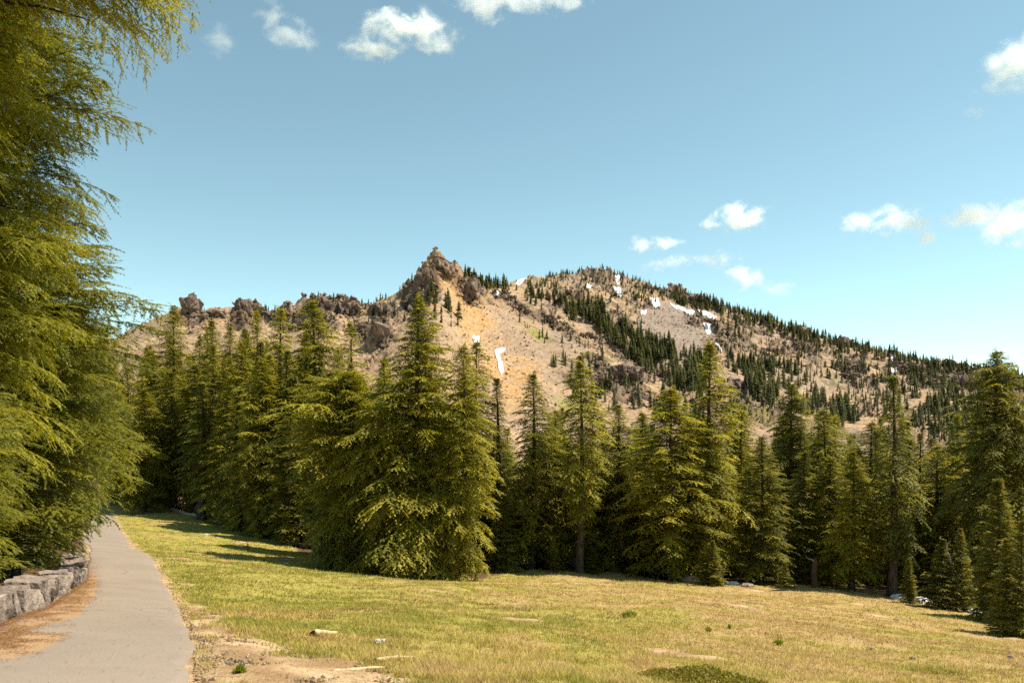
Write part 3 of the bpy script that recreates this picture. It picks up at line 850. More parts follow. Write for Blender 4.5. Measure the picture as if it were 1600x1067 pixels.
FRONT = [
 # px, top, dist, half width, proto, rot, label
 (225, 608, 75, 58, 'low', 0, "small conical conifer with a bare trunk foot where the path ends"),
 (238, 548, 90, 54, 'cone_b', 15, "bushy conifer directly behind the small path-end conifer"),
 (196, 575, 96, 56, 'cone_a', 290, "half-hidden conifer between the domed tree and the path-end conifer"),
 (272, 478, 84, 58, 'cone_a', 40, "tall conifer right below the left rock pinnacle"),
 (330, 502, 80, 48, 'cone_c', 80, "conifer between the two rock pinnacles on the ridge"),
 (305, 570, 76, 45, 'narrow_a', 10, "shaded conifer behind the log, beside the small path-end conifer"),
 (362, 512, 76, 50, 'cone_a', 130, "conifer with its tip just below the second rock pinnacle"),
 (400, 486, 74, 46, 'cone_c', 200, "dark-topped slender conifer left of the tallest full cone"),
 (440, 482, 70, 44, 'narrow_a', 90, "slim pointed conifer beside the tallest full cone"),
 (487, 470, 62, 74, 'cone_b', 30, "tallest full cone-shaped conifer of the left stand"),
 (548, 505, 66, 50, 'sparse', 0, "thin see-through conifer top against the pale slope"),
 (410, 560, 59, 58, 'cone_b', 170, "broad conifer in front of the left stand, shading the grass"),
 (352, 610, 66, 46, 'cone_a', 300, "mid-height conifer above the reddish bare patch"),
 (450, 650, 55, 50, 'narrow_a', 250, "low conifer beside the big shadow on the grass"),
 (655, 465, 41, 118, 'broad_a', 15, "largest broad conifer at the centre with drooping bright boughs"),
 (545, 585, 43, 100, 'broad_b', 120, "round-topped drooping conifer left of the largest broad one"),
 (722, 540, 40, 62, 'cone_b', 60, "right-hand leader tree fused into the largest broad conifer"),
 (600, 560, 46, 60, 'cone_c', 220, "darker conifer between the round-topped and the largest broad one"),
 (745, 535, 52, 45, 'narrow_a', 340, "slim conifer beside the snow streak on the scree"),
 (775, 590, 52, 42, 'narrow_b', 5, "grey-green narrow conifer right of the largest broad one"),
 (830, 585, 50, 56, 'cone_c', 100, "pointed conifer with a dark trunk left of the bare-trunked tree"),
 (905, 555, 47.5, 46, 'bare', 10, "slender conifer with a long bare straight trunk"),
 (870, 640, 56, 40, 'narrow_a', 60, "half-hidden conifer left of the bare-trunked tree"),
 (965, 632, 51, 52, 'cone_a', 210, "cone-shaped conifer right of the bare-trunked tree"),
 (1003, 645, 57, 36, 'narrow_a', 150, "small pointed conifer left of the broad leaning pair"),
 (1050, 608, 47.5, 78, 'cone_b', 280, "broad bushy conifer left of the tallest right-hand conifer"),
 (1108, 538, 49, 66, 'cone_c', 30, "tallest sparse-topped conifer below the grey scree"),
 (1187, 682, 47.5, 52, 'cone_a', 260, "mid-height conifer with bright lower sprays above the small paired sapling"),
 (1160, 640, 56, 42, 'narrow_a', 20, "narrow conifer right behind the tallest sparse-topped one"),
 (1238, 600, 60, 58, 'big', 160, "flat-topped dark conifer standing behind the reddish stump"),
 (1285, 640, 56, 50, 'cone_b', 40, "yellowish conifer right of the flat-topped dark one"),
 (1262, 706, 49, 40, 'narrow_b', 100, "grey-green conifer directly over the reddish stump"),
 (1330, 705, 46, 48, 'cone_c', 75, "drooping conifer whose shadow lies on the dry grass"),
 (1362, 660, 52, 40, 'narrow_a', 310, "shaded conifer just left of the tall narrow bare-footed one"),
 (1393, 588, 44.5, 44, 'bare_b', 0, "tall narrow conifer with a bare trunk foot at the dry meadow"),
 (1437, 676, 52, 34, 'narrow_b', 190, "thin grey-green spire between the narrow and the big right tree"),
 (1562, 550, 46, 112, 'big', 95, "big dark layered conifer towering at the right edge"),
 (1490, 690, 50, 48, 'cone_a', 350, "mid-height conifer in front of the big layered tree's left boughs"),
 (1620, 600, 46, 60, 'cone_b', 55, "half-visible conifer cut by the right picture edge"),
]
for (px, top, d, hw, pr_, rot, lab) in FRONT:
    plant("conifer_tree", px, top, d, hw * (1.16 if 760 < px < 1540 else 1.0), pr_, rot, lab, G_EDGE)
SMALL = [
 (787, 758, 48, 39, 'spruce_b', 0, "dark young conifer tucked against the largest broad tree's right side"),
 (866, 838, 47.5, 16, 'sapling', 0, "bright green slender sapling left of the long bare trunk"),
 (880, 850, 48.5, 15, 'sapling', 90, "smaller sapling touching the bright slender one"),
 (921, 848, 48, 23, 'spruce_a', 30, "bushy sapling right of the long bare trunk"),
 (1098, 862, 43.5, 16, 'spruce_b', 60, "slim sapling right beside the grey boulder"),
 (1114, 844, 43.5, 24, 'spruce_a', 10, "taller of the two saplings by the grey boulder"),
 (1227, 884, 45, 16, 'spruce_b', 200, "tiny lone sapling at the foot of the dark forest"),
 (1420, 872, 42, 17, 'spruce_a', 140, "small dense sapling between two snow remnants"),
 (1468, 842, 40.5, 34, 'spruce_b', 20, "leaning young conifer beside the pale dead snag"),
 (1502, 826, 40.5, 28, 'spruce_a', 75, "young conifer right of the leaning one"),
 (1557, 750, 37, 57, 'spruce_b', 260, "tall young conifer below the big layered tree"),
 (1572, 842, 31, 39, 'spruce_a', 300, "dark young conifer reaching lowest into the dry meadow"),
 (1598, 815, 31, 39, 'spruce_b', 120, "dark young conifer cut by the right edge of the dry meadow"),
 (1547, 870, 38, 24, 'spruce_a', 220, "short dark young conifer beside the right snow remnant"),
 (387, 848, 48, 6, 'sapling', 0, "tiny seedling alone on the green grass near the tree shadow"),
]
for i, (px, top, d, hw, pr_, rot, lab) in enumerate(SMALL):
    plant("conifer_sapling", px, top, d, hw, pr_, rot, lab, "young conifers at the meadow edge", "sapling", lean=0.06 if i == 8 else 0)

rng = random.Random(99)
def back_label(px):
    if px < 290: return "shaded forest conifer behind the path-end tree"
    if px < 620: return "shaded conifer deep in the left stand below the rock pinnacles"
    if px < 860: return "shaded conifer behind the largest broad tree"
    if px < 1060: return "shaded conifer behind the bare-trunked tree"
    if px < 1230: return "shaded conifer behind the tallest sparse-topped tree"
    if px < 1400: return "shaded conifer in the dense stand behind the stump"
    return "shaded conifer behind the big layered tree at the right"
names_back = ['cone_a', 'cone_b', 'cone_c', 'narrow_a', 'narrow_b', 'sparse', 'bare_b']
topx = [100, 250, 400, 480, 600, 640, 720, 780, 850, 940, 1000, 1100, 1200, 1300, 1400, 1500, 1600]
topy = [590, 530, 510, 515, 585, 575, 600, 635, 648, 650, 645, 635, 645, 645, 655, 655, 640]
for row, (d0, n, dy) in enumerate([(53, 36, 46), (59, 32, 26), (67, 32, 8), (78, 32, -6), (92, 30, -10)]):
    for i in range(n):
        px = 165 + (1640 - 165) * (i + rng.uniform(0.1, 0.9)) / n
        d = d0 + rng.uniform(-4, 5)
        if px < 500: d = d + 26 * min(1.25, (500 - px) / 270)
        t = float(np.interp(px, topx, topy)) + dy + rng.uniform(-6, 50)
        pn = rng.choice(names_back)
        plant("forest_conifer", px, t, d, rng.uniform(46, 66) * 60 / d, pn, rng.uniform(0, 360), back_label(px), G_BACK + " (" + back_label(px).split(' ', 2)[2] + ")")

# ------------------------------------------------------------------ conifers on the mountain
def far_tree(name, seed, n, R, power):
    r = np.random.RandomState(seed)
    u = r.rand(n) ** 0.75
    h = 0.06 + 0.94 * u
    rad = R * (1 - u) ** power * (0.75 + 0.5 * r.rand(n)) + 0.012
    az = r.rand(n) * 6.283
    D = np.stack([np.cos(az), np.sin(az), -0.25 - 0.35 * r.rand(n) + 0.9 * (u > 0.93)], 1)
    P = np.stack([np.cos(az) * rad * 0.25, np.sin(az) * rad * 0.25, h], 1)
    D /= np.linalg.norm(D, axis=1, keepdims=True)
    S = np.cross(np.array([[0, 0, 1.0]]), D) + 0.5 * (r.rand(n, 3) - 0.5); S /= np.linalg.norm(S, axis=1, keepdims=True)
    l = rad * 0.95 + 0.02; w = 0.05 + 0.5 * l
    V = np.stack([P - S * (w * 0.5)[:, None], P + D * l[:, None], P + S * (w * 0.5)[:, None]], 1).reshape(-1, 3)
    Fc = np.arange(n * 3).reshape(-1, 3)
    tint = np.repeat(r.rand(n) * 0.8, 3)
    tv, tq = tube([(0, 0, -0.08), (0, 0, 0.5), (0, 0, 0.97)], [0.022, 0.014, 0.004], 4)
    tq3 = np.concatenate([tq[:, [0, 1, 2]], tq[:, [0, 2, 3]]]) + len(V)
    V = np.concatenate([V, tv]); tint = np.concatenate([tint, np.zeros(len(tv))])
    return V, np.concatenate([Fc, tq3]), tint, n
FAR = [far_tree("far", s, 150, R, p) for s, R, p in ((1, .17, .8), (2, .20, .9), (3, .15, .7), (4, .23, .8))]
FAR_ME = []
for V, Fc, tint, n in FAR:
    FAR_ME.append(mesh_arrays("mountain_conifer", V, Fc, [M_FOL_FAR_HAZED, M_BARK], {'tint': tint}, midx=np.concatenate([np.zeros(n), np.ones(len(Fc) - n)])))

def in_poly(px, py, poly):
    ins = False; n = len(poly)
    for i in range(n):
        x0, y0 = poly[i]; x1, y1 = poly[(i + 1) % n]
        if (y0 > py) != (y1 > py) and px < (x1 - x0) * (py - y0) / (y1 - y0) + x0: ins = not ins
    return ins

R5P = [(1110, 500), (1180, 505), (1300, 545), (1400, 570), (1540, 595), (1600, 610), (1600, 720), (1400, 690), (1300, 650), (1160, 580)]
REG = [
 ("line", [(726, 428), (745, 442), (770, 446), (800, 446)], 60, (9, 14), 6, "dark conifer on the saddle right of the orange crag"),
 ("poly", [(800, 440), (835, 432), (890, 422), (940, 418), (1010, 441), (1060, 458), (1050, 470), (990, 474), (940, 462), (890, 468), (850, 458)], 520, (3.5, 7.0), 0, "small conifer on the far rounded summit"),
 ("line", [(1050, 458), (1120, 476), (1180, 494), (1250, 516), (1320, 537), (1400, 554), (1480, 570), (1540, 582), (1620, 598)], 760, (8, 13), 15, "conifer in the dark fringe along the right-hand ridge"),
 ("poly", [(903, 472), (930, 468), (962, 500), (1010, 530), (1070, 553), (1112, 570), (1105, 615), (1050, 612), (1010, 596), (975, 560), (935, 520), (905, 495)], 430, (11, 16), 0, "conifer in the slanting band left of the grey scree"),
 ("poly", [(800, 446), (860, 462), (905, 480), (900, 505), (850, 490), (815, 468)], 100, (8, 13), 0, "conifer on the slope right of the saddle"),
 ("poly", R5P, 760, (5, 11), 0, "scattered conifer on the ledges of the right slope"),
 ("poly", [(1150, 570), (1200, 565), (1260, 590), (1310, 625), (1350, 665), (1300, 670), (1230, 640), (1170, 610)], 150, (11, 16), 0, "conifer in the dark patch low on the right slope"),
 ("poly", [(1115, 520), (1135, 520), (1200, 590), (1230, 640), (1190, 640), (1140, 580)], 70, (9, 14), 0, "conifer down the gully right of the grey scree"),
 ("poly", [(1370, 570), (1460, 590), (1540, 620), (1590, 680), (1480, 690), (1400, 650)], 210, (9, 14), 0, "conifer in the wooded hollow near the right ridge end"),
 ("poly", [(975, 600), (1060, 600), (1150, 630), (1160, 680), (1060, 670), (985, 650)], 70, (10, 14), 0, "conifer below the dark cliff above the forest"),
 ("poly", [(855, 560), (880, 560), (960, 610), (960, 650), (900, 630)], 34, (9, 14), 0, "conifer beside the grassy streak below the scree"),
 ("poly", [(668, 455), (720, 470), (725, 505), (700, 520), (670, 490)], 24, (8, 15), 0, "conifer on the scree foot of the orange crag"),
 ("poly", [(770, 470), (860, 500), (960, 560), (940, 590), (860, 545)], 46, (5, 9), 0, "lone conifer on the tan slope left of the tree band"),
 ("poly", [(940, 470), (1040, 470), (1010, 520), (960, 495)], 26, (5, 8), 0, "lone conifer above the grey scree"),
 ("line", [(315, 484), (400, 486), (470, 476), (500, 470), (560, 472), (610, 462), (650, 434)], 46, (4, 8), 3, "stunted conifer on the left rocky ridge"),
 ("poly", [(470, 480), (640, 470), (650, 500), (580, 540), (490, 510)], 26, (5, 9), 0, "stunted conifer on the ledges under the left ridge"),
]
rng = random.Random(7)
far = []
for kind, pts, n, (h0, h1), thick, lab in REG:
    k = 0; tries = 0
    xs = [p[0] for p in pts]; ys = [p[1] for p in pts]
    while k < n and tries < n * 40:
        tries += 1
        if kind == "line":
            px = rng.uniform(xs[0], xs[-1]); py = float(np.interp(px, xs, ys)) + 1.5 + rng.random() ** 1.6 * thick
        else:
            px = rng.uniform(min(xs), max(xs)); py = rng.uniform(min(ys), max(ys))
            if not in_poly(px, py, pts): continue
            cl = float(fbm(np.array([px / 28]), np.array([py / 18]), 131, 3)[0])
            if n > 60 and cl < 0.46 and rng.random() < 0.85: continue
        x, y, z = on_mountain(px, py)
        h = rng.uniform(h0, h1) * rng.uniform(0.42, 1.0)
        far.append((x, y, z, h, rng.uniform(0.75, 1.25), rng.uniform(0, 6.28), rng.randrange(4), lab, px, py)); k += 1
# hide-behind-forest ones still count; rank by apparent size among those above the forest line
order = sorted(range(len(far)), key=lambda i: -(far[i][3] / far[i][1]) + (1.0 if far[i][9] > 640 else 0))
single = set(order[:290])
SV, SF, ST, SM = [], [], [], []
base_n = 0
for i, (x, y, z, h, wd, a, k, lab, px, py) in enumerate(far):
    if i in single:
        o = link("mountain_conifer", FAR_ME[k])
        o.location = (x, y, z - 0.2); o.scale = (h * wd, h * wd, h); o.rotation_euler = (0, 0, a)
        tag(o, lab, "tree", "conifers on the mountain: " + lab.split(' ', 1)[1])
    else:
        V, Fc, tint, n = FAR[k]
        ca, sa = math.cos(a), math.sin(a)
        W = np.stack([(V[:, 0] * ca - V[:, 1] * sa) * h * wd + x, (V[:, 0] * sa + V[:, 1] * ca) * h * wd + y, V[:, 2] * h + z - 0.2], 1)
        SV.append(W); SF.append(Fc + base_n); ST.append(np.clip(tint * 0.7 + rng.uniform(-.05, .3), 0, 1)); base_n += len(V)
        SM.append(np.concatenate([np.zeros(n), np.ones(len(Fc) - n)]))
me = mesh_arrays("distant_mountain_conifers", np.concatenate(SV), np.concatenate(SF), [M_FOL_FAR_HAZED, M_BARK], {'tint': np.concatenate(ST)}, midx=np.concatenate(SM))
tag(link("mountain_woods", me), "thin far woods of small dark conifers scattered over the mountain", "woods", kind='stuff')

# ------------------------------------------------------------------ rocks
def rock_mesh(name, seed, sx, sy, sz, mat, rough=0.28, freq=1.0, sub=5, flat_bottom=True, blocky=0.0):
    import bmesh
    bm = bmesh.new()
    bmesh.ops.create_icosphere(bm, subdivisions=sub, radius=1.0)
    off = Vector((seed * 3.7, seed * 1.3, seed * 7.1))
    for v in bm.verts:
        p = v.co.copy()
        if blocky > 0:
            m = max(abs(p.x), abs(p.y), abs(p.z))
            p = p.lerp(p / m * 0.82, blocky)
        q = p * freq + off
        cell = mnoise.voronoi(q * 1.6)[0]
        d = (cell[1] - cell[0]) * 0.55 + mnoise.fractal(q * 2.2, 1.0, 2.0, 5) * 0.35
        p = p * (1 + rough * (d - 0.25))
        v.co = Vector((p.x * sx, p.y * sy, p.z * sz))
    me = bpy.data.meshes.new(name); bm.to_mesh(me); bm.free()
    me.materials.append(mat)
    return me

CRAGS = [ # px, py(center), w px, h px, material, label
 (299, 484, 30, 42, M_CRAG_GREY, 1.1, "blunt rock pinnacle at the left end of the ridge"),
 (375, 479, 26, 24, M_CRAG_GREY, 1.2, "smaller two-headed rock pinnacle on the left ridge"),
 (388, 490, 14, 22, M_CRAG_GREY, 1.2, "narrow rock rib beside the two-headed pinnacle"),
 (505, 478, 42, 22, M_CRAG_GREY, 1.6, "dark flat-topped cliff on the ridge left of the orange crag"),
 (545, 482, 36, 20, M_CRAG_GREY, 1.6, "dark cliff step right of the flat-topped cliff"),
 (592, 486, 40, 18, M_CRAG_GREY, 1.6, "grey cliff band left of the orange crag"),
 (590, 524, 34, 40, M_CRAG_GREY, 1.4, "dark boulder cliff on the slope under the left ridge"),
 (686, 420, 44, 24, M_CRAG, 1.6, "brown summit block crowning the orange crag"),
 (662, 440, 26, 44, M_CRAG, 1.5, "brown buttress on the left face of the orange crag"),
 (731, 455, 30, 50, M_CRAG_GREY, 1.4, "dark grey crag on the right shoulder of the orange peak"),
 (975, 583, 62, 24, M_CRAG_GREY, 1.8, "dark curved cliff above the forest below the tree band"),
 (1152, 601, 46, 15, M_CRAG_GREY, 1.8, "small dark cliff low on the right slope beside the tall tree"),
 (1315, 535, 20, 18, M_CRAG_GREY, 1.2, "dark knob of rock in the right-hand ridge fringe"),
 (1062, 466, 74, 13, M_CRAG_GREY, 1.2, "long dark cliff band above the slanting snow strip"),
 (1102, 501, 34, 9, M_CRAG_GREY, 1.2, "low dark ledge beside the snow tongue"),
 (1245, 515, 52, 9, M_CRAG_GREY, 1.2, "thin ledge of rock just under the right-hand ridge trees"),
 (1205, 548, 46, 9, M_CRAG_GREY, 1.2, "dark ledge above the dark tree patch on the right slope"),
 (1330, 588, 44, 11, M_CRAG_GREY, 1.2, "dark ledge at the middle of the right slope"),
 (1425, 574, 44, 12, M_CRAG_GREY, 1.2, "dark cliff below the right-hand snow patches"),
 (1490, 594, 84, 17, M_CRAG_GREY, 1.2, "widest dark cliff near the right end of the ridge"),
 (852, 496, 54, 8, M_CRAG, 1.2, "thin brown ledge on the slope right of the saddle"),
 (912, 524, 54, 9, M_CRAG, 1.2, "brown ledge just left of the slanting tree band"),
 (802, 478, 42, 8, M_CRAG, 1.2, "brown ledge high on the tan slope below the saddle"),
 (935, 562, 36, 9, M_CRAG, 1.2, "small brown ledge above the dark curved cliff"),
 (432, 494, 60, 14, M_CRAG, 1.2, "brown broken ledge on the ridge between pinnacle and flat cliff"),
 (335, 492, 40, 14, M_CRAG, 1.2, "brown broken ledge between the two rock pinnacles"),
]
def chunk_mesh(seed, sx, sy, sz, n, lo, hi, mat, tall=1.3):
    """a crag of many angular fractured blocks in one mesh"""
    import bmesh
    rs = random.Random(seed); bm = bmesh.new()
    for k in range(n):
        th = rs.uniform(0, 6.283); rr_ = math.sqrt(rs.random())
        x, y = math.cos(th) * rr_ * sx, math.sin(th) * rr_ * sy
        top = sz * (1 - 0.55 * rr_ ** 1.6) * rs.uniform(0.55, 1.05)
        z = rs.uniform(-sz, top) if rs.random() < 0.75 else top * rs.uniform(0.8, 1.0)
        z = min(z, top)
        s_ = rs.uniform(lo, hi) * (sx * sz) ** 0.5
        vs = []
        q = Matrix.Rotation(rs.uniform(0, 6.28), 3, 'Z') @ Matrix.Rotation(rs.uniform(-.5, .5), 3, 'X')
        for j in range(11):
            v = Vector((rs.uniform(-1, 1), rs.uniform(-1, 1), rs.uniform(-1, 1)))
            m_ = max(abs(v.x), abs(v.y), abs(v.z)); v = v / m_ * rs.uniform(0.75, 1.0)
            v = q @ Vector((v.x * s_ * rs.uniform(.6, 1), v.y * s_ * rs.uniform(.6, 1), v.z * s_ * tall))
            vs.append(bm.verts.new(v + Vector((x, y, z))))
        r = bmesh.ops.convex_hull(bm, input=vs)
        dead_v = [g for g in r['geom_interior'] + r['geom_unused'] if isinstance(g, bmesh.types.BMVert)]
        if dead_v: bmesh.ops.delete(bm, geom=list(set(dead_v)), context='VERTS')
    me = bpy.data.meshes.new("rock_outcrop"); bm.to_mesh(me); bm.free()
    me.materials.append(mat)
    return me

for i, (px, py, w, h, mat, fr, lab) in enumerate(CRAGS):
    x, y, z = on_mountain(px, py + h * 0.30)
    s = y / F
    me = chunk_mesh(i + 31, w * s * 0.44, min(w, 2.2 * h) * s * 0.40, h * s * 0.50, int(34 + 0.05 * w * h), 0.20, 0.52, mat, 1.3 if h > 0.4 * w else 0.8)
    o = link("rock_outcrop", me)
    zc = EYE + (HY - py) * y / F
    o.location = (x, y + w * s * 0.10, zc)
    if px == 731: o.rotation_euler = (0, 0.5, 0)
    tag(o, lab, "rock outcrop", "rock outcrops on the mountain")

def scree_boulders(n=26000):
    """loose angular rocks lying over the slopes"""
    r = np.random.RandomState(15)
    wgt = (0.10 + rough * 1.0 + 0.12 * scree)[:NR - 4, :] * (PYc[:NR - 4] < 660) * (VV[:NR - 4] > 0.12)
    p = wgt.ravel() / wgt.sum()
    k = r.choice(len(p), n, p=p)
    X, Y, Z = MX[:NR - 4].ravel()[k], MY[:NR - 4].ravel()[k], MZ[:NR - 4].ravel()[k]
    rk = rough[:NR - 4].ravel()[k]
    s_ = (0.35 + 0.9 * r.rand(n) ** 2.5) * (0.8 + 1.3 * rk)
    O = np.array([(1, 0, 0), (0, 1, 0), (-1, 0, 0), (0, -1, 0), (0, 0, 1), (0, 0, -1)], float)
    Fo = np.array([(0, 1, 4), (1, 2, 4), (2, 3, 4), (3, 0, 4), (1, 0, 5), (2, 1, 5), (3, 2, 5), (0, 3, 5)])
    V = O[None] * (0.6 + 0.8 * r.rand(n, 6, 1)) * s_[:, None, None] + (r.rand(n, 6, 3) - .5) * s_[:, None, None] * 0.6
    V = V + np.stack([X + r.randn(n) * .5, Y + r.randn(n) * .5, Z + s_ * 0.15], 1)[:, None]
    c = base[:NR - 4].reshape(-1, 3)[k] * (0.55 + 0.65 * r.rand(n, 1))
    me = mesh_arrays("scree_rocks", V.reshape(-1, 3), (Fo[None] + (np.arange(n) * 6)[:, None, None]).reshape(-1, 3), [bpy.data.materials["mountain_rock"]], colors={'rockcol': np.repeat(c[:, None], 6, 1).reshape(-1, 3)})
    tag(link("scree_rubble", me), "loose angular tan and grey rubble lying over the mountain slopes", "rubble", kind='stuff')
scree_boulders()

# snow patches on the mountain: bent sheets with real thickness lying on the slope
def snow_patch(poly, lab, thick=0.6):
    xs = [p[0] for p in poly]; ys = [p[1] for p in poly]
    step = 0.55
    gx = np.arange(min(xs) - 4, max(xs) + 4, step); gy_ = np.arange(min(ys) - 4, max(ys) + 4, step)
    GX, GY = np.meshgrid(gx, gy_)
    wob = (fbm(GX / 4, GY / 4, 201, 4) - 0.5) * 5
    msk = poly_mask(GX + wob, GY - wob * 0.6, poly, 2.0) > 0.5
    P = np.array([[on_mountain(a, b) for a, b in zip(r1, r2)] for r1, r2 in zip(GX, GY)])
    for ax in (0, 1):
        for _ in range(3):
            Q = np.concatenate([np.take(P, [0], ax), P, np.take(P, [-1], ax)], ax)
            n_ = Q.shape[ax]
            P = (np.take(Q, range(0, n_ - 2), ax) + np.take(Q, range(1, n_ - 1), ax) + np.take(Q, range(2, n_), ax)) / 3
    top = P.copy(); top[..., 2] += thick + 0.1 + (fbm(GX / 6, GY / 6, 203, 3) - 0.5) * 1.4
    bot = P.copy(); bot[..., 2] -= 0.8
    hh, ww = GX.shape
    ok = msk[:-1, :-1] & msk[1:, :-1] & msk[:-1, 1:] & msk[1:, 1:]
    idn = np.arange(hh * ww).reshape(hh, ww); nn = hh * ww
    fs = []
    for a, b in zip(*np.nonzero(ok)):
        i0, i1, i2, i3 = idn[a, b], idn[a, b + 1], idn[a + 1, b + 1], idn[a + 1, b]
        fs.append((i0, i3, i2, i1)); fs.append((i0 + nn, i1 + nn, i2 + nn, i3 + nn))
        for (da, db, u, v) in ((-1, 0, i0, i1), (1, 0, i2, i3), (0, -1, i3, i0), (0, 1, i1, i2)):
            aa, bb = a + da, b + db
            if not (0 <= aa < ok.shape[0] and 0 <= bb < ok.shape[1] and ok[aa, bb]): fs.append((u, v, v + nn, u + nn))
    if not fs: return
    V = np.concatenate([top.reshape(-1, 3), bot.reshape(-1, 3)])
    fs = np.array(fs); used, inv = np.unique(fs, return_inverse=True)
    me = mesh_arrays("snow_patch", V[used], inv.reshape(fs.shape), [M_SNOW], smooth=True)
    tag(link("snow_patch", me), lab, "snow patch", "snow patches on the mountain")
SNOW = [
 ([(773, 548), (792, 544), (788, 550), (780, 554), (785, 568), (787, 582), (784, 587), (778, 574), (775, 558)], "largest tall snow streak on the tan scree below the orange crag"),
 ([(737, 526), (748, 527), (748, 537), (742, 536)], "small snow dab left of the tall snow streak"),
 ([(770, 460), (780, 460), (779, 466), (772, 466)], "tiny snow dab on the slope right of the orange crag"),
 ([(806, 444), (812, 434), (825, 430), (822, 436), (812, 446)], "snow strip on the notch left of the far summit"),
 ([(960, 432), (968, 432), (970, 446), (964, 446)], "upper snow patch under the far summit"),
 ([(959, 450), (969, 452), (972, 464), (966, 465)], "snow patch just below the upper one under the far summit"),
 ([(1014, 466), (1030, 466), (1032, 480), (1024, 482), (1018, 474)], "snow patch at the head of the grey scree"),
 ([(1000, 486), (1010, 486), (1009, 493), (1001, 492)], "small snow dab at the left side of the grey scree"),
 ([(1046, 474), (1056, 478), (1075, 484), (1086, 488), (1082, 496), (1068, 488), (1052, 482)], "long slanting snow strip under the dark cliff"),
 ([(1090, 486), (1108, 488), (1120, 496), (1112, 502), (1100, 494)], "snow patch right of the long slanting strip"),
 ([(1099, 506), (1109, 508), (1112, 522), (1106, 524), (1100, 514)], "snow tongue dropping beside the grey scree"),
 ([(1116, 538), (1122, 540), (1130, 552), (1126, 553)], "thin snow sliver at the lower end of the gully"),
 ([(1028, 444), (1034, 444), (1033, 450), (1028, 450)], "tiny snow dab in the ridge crest of the far mountain"),
 ([(1390, 555), (1398, 556), (1398, 568), (1393, 566)], "snow patch high in the right-hand ridge fringe"),
 ([(1391, 576), (1401, 580), (1399, 586), (1393, 584)], "snow patch below the one in the right-hand ridge fringe"),
 ([(915, 446), (925, 447), (923, 452), (916, 451)], "faint snow dab on the far mountain's upper face"),
]
for poly, lab in SNOW: snow_patch(poly, lab)

# ------------------------------------------------------------------ ground lookup by line of sight
_ds = np.concatenate([np.arange(3, 60, 0.1), np.arange(60, 130, 0.3)])
def ground_at(px, py):
    X = (px - 800) / F * _ds
    Z = ground_z(X, _ds)
    pr = HY - F * (Z - EYE) / _ds
    k = int(np.argmax(pr <= py))
    if pr[k] > py: k = int(np.argmin(pr))
    return X[k], _ds[k], Z[k]

# ------------------------------------------------------------------ stone wall along the path
def block_mesh(name, seed, sx, sy, sz, mat):
    import bmesh
    bm = bmesh.new()
    bmesh.ops.create_cube(bm, size=2.0)
    bmesh.ops.subdivide_edges(bm, edges=bm.edges[:], cuts=13, use_grid_fill=True)
    off = Vector((seed * 5.3, seed * 2.1, seed * 9.7))
    rs = random.Random(seed)
    sk = [rs.uniform(-.14, .14) for _ in range(6)]
    for v in bm.verts:
        c = v.co.copy()
        r2 = c.x * c.x + c.y * c.y + c.z * c.z
        p = c * (1 - 0.040 * max(0, r2 - 1.4))
        w = Vector((p.x * sx, p.y * sy, p.z * sz))
        q = w * 2.6 + off
        d = mnoise.fractal(q, 0.9, 2.1, 5) * 0.06
        cell = mnoise.voronoi(q * 0.8)[0]
        d += (cell[1] - cell[0]) * 0.05 - 0.03
        w += c.normalized() * d
        w.x += sk[0] * p.z * sx * 0.5; w.z += sk[1] * p.x * sz * 0.8 + sk[2] * p.y * sz * 0.3; w.y += sk[3] * p.x * sy * 0.5
        v.co = w
    me = bpy.data.meshes.new(name); bm.to_mesh(me); bm.free()
    me.materials.append(mat)
    return me

wall = bpy.data.objects.new("stone_wall", None); C.objects.link(wall)
wd0 = 8.0
wl, _ = path_edges(np.array([wd0])); wall.location = (float(wl[0]) - 0.3, wd0, gz(float(wl[0]) - 0.3, wd0))
tag(wall, "low wall of rough grey and mauve stone blocks along the left edge of the path", "stone wall")
rng = random.Random(21); y = 6.2; i = 0
while y < 25:
    ln = rng.uniform(0.50, 1.15); hgt = rng.uniform(0.32, 0.50); dep = rng.uniform(0.42, 0.6)
    if i % 4 == 3: ln *= 0.55
    y2 = y + ln * 0.93
    (xa,), _ = path_edges(np.array([y])); (xb,), _ = path_edges(np.array([y2]))
    xm, ym = (xa + xb) / 2 - dep / 2 - 0.06 + rng.uniform(-.07, .05), (y + y2) / 2
    st = link("stone", block_mesh("wall_stone", i + 1, ln / 2 * 0.945, dep / 2, hgt / 2 + 0.08, M_WALL), wall)
    ang = math.atan2(y2 - y, xb - xa)
    st.location = Vector((xm, ym, gz(xm, ym) + hgt / 2 - 0.08)) - wall.location
    st.rotation_euler = (rng.uniform(-.08, .08), rng.uniform(-.07, .07), ang + rng.uniform(-.16, .16))
    y += math.hypot(ln, 0) * math.sin(ang) + rng.uniform(0.02, 0.12); i += 1

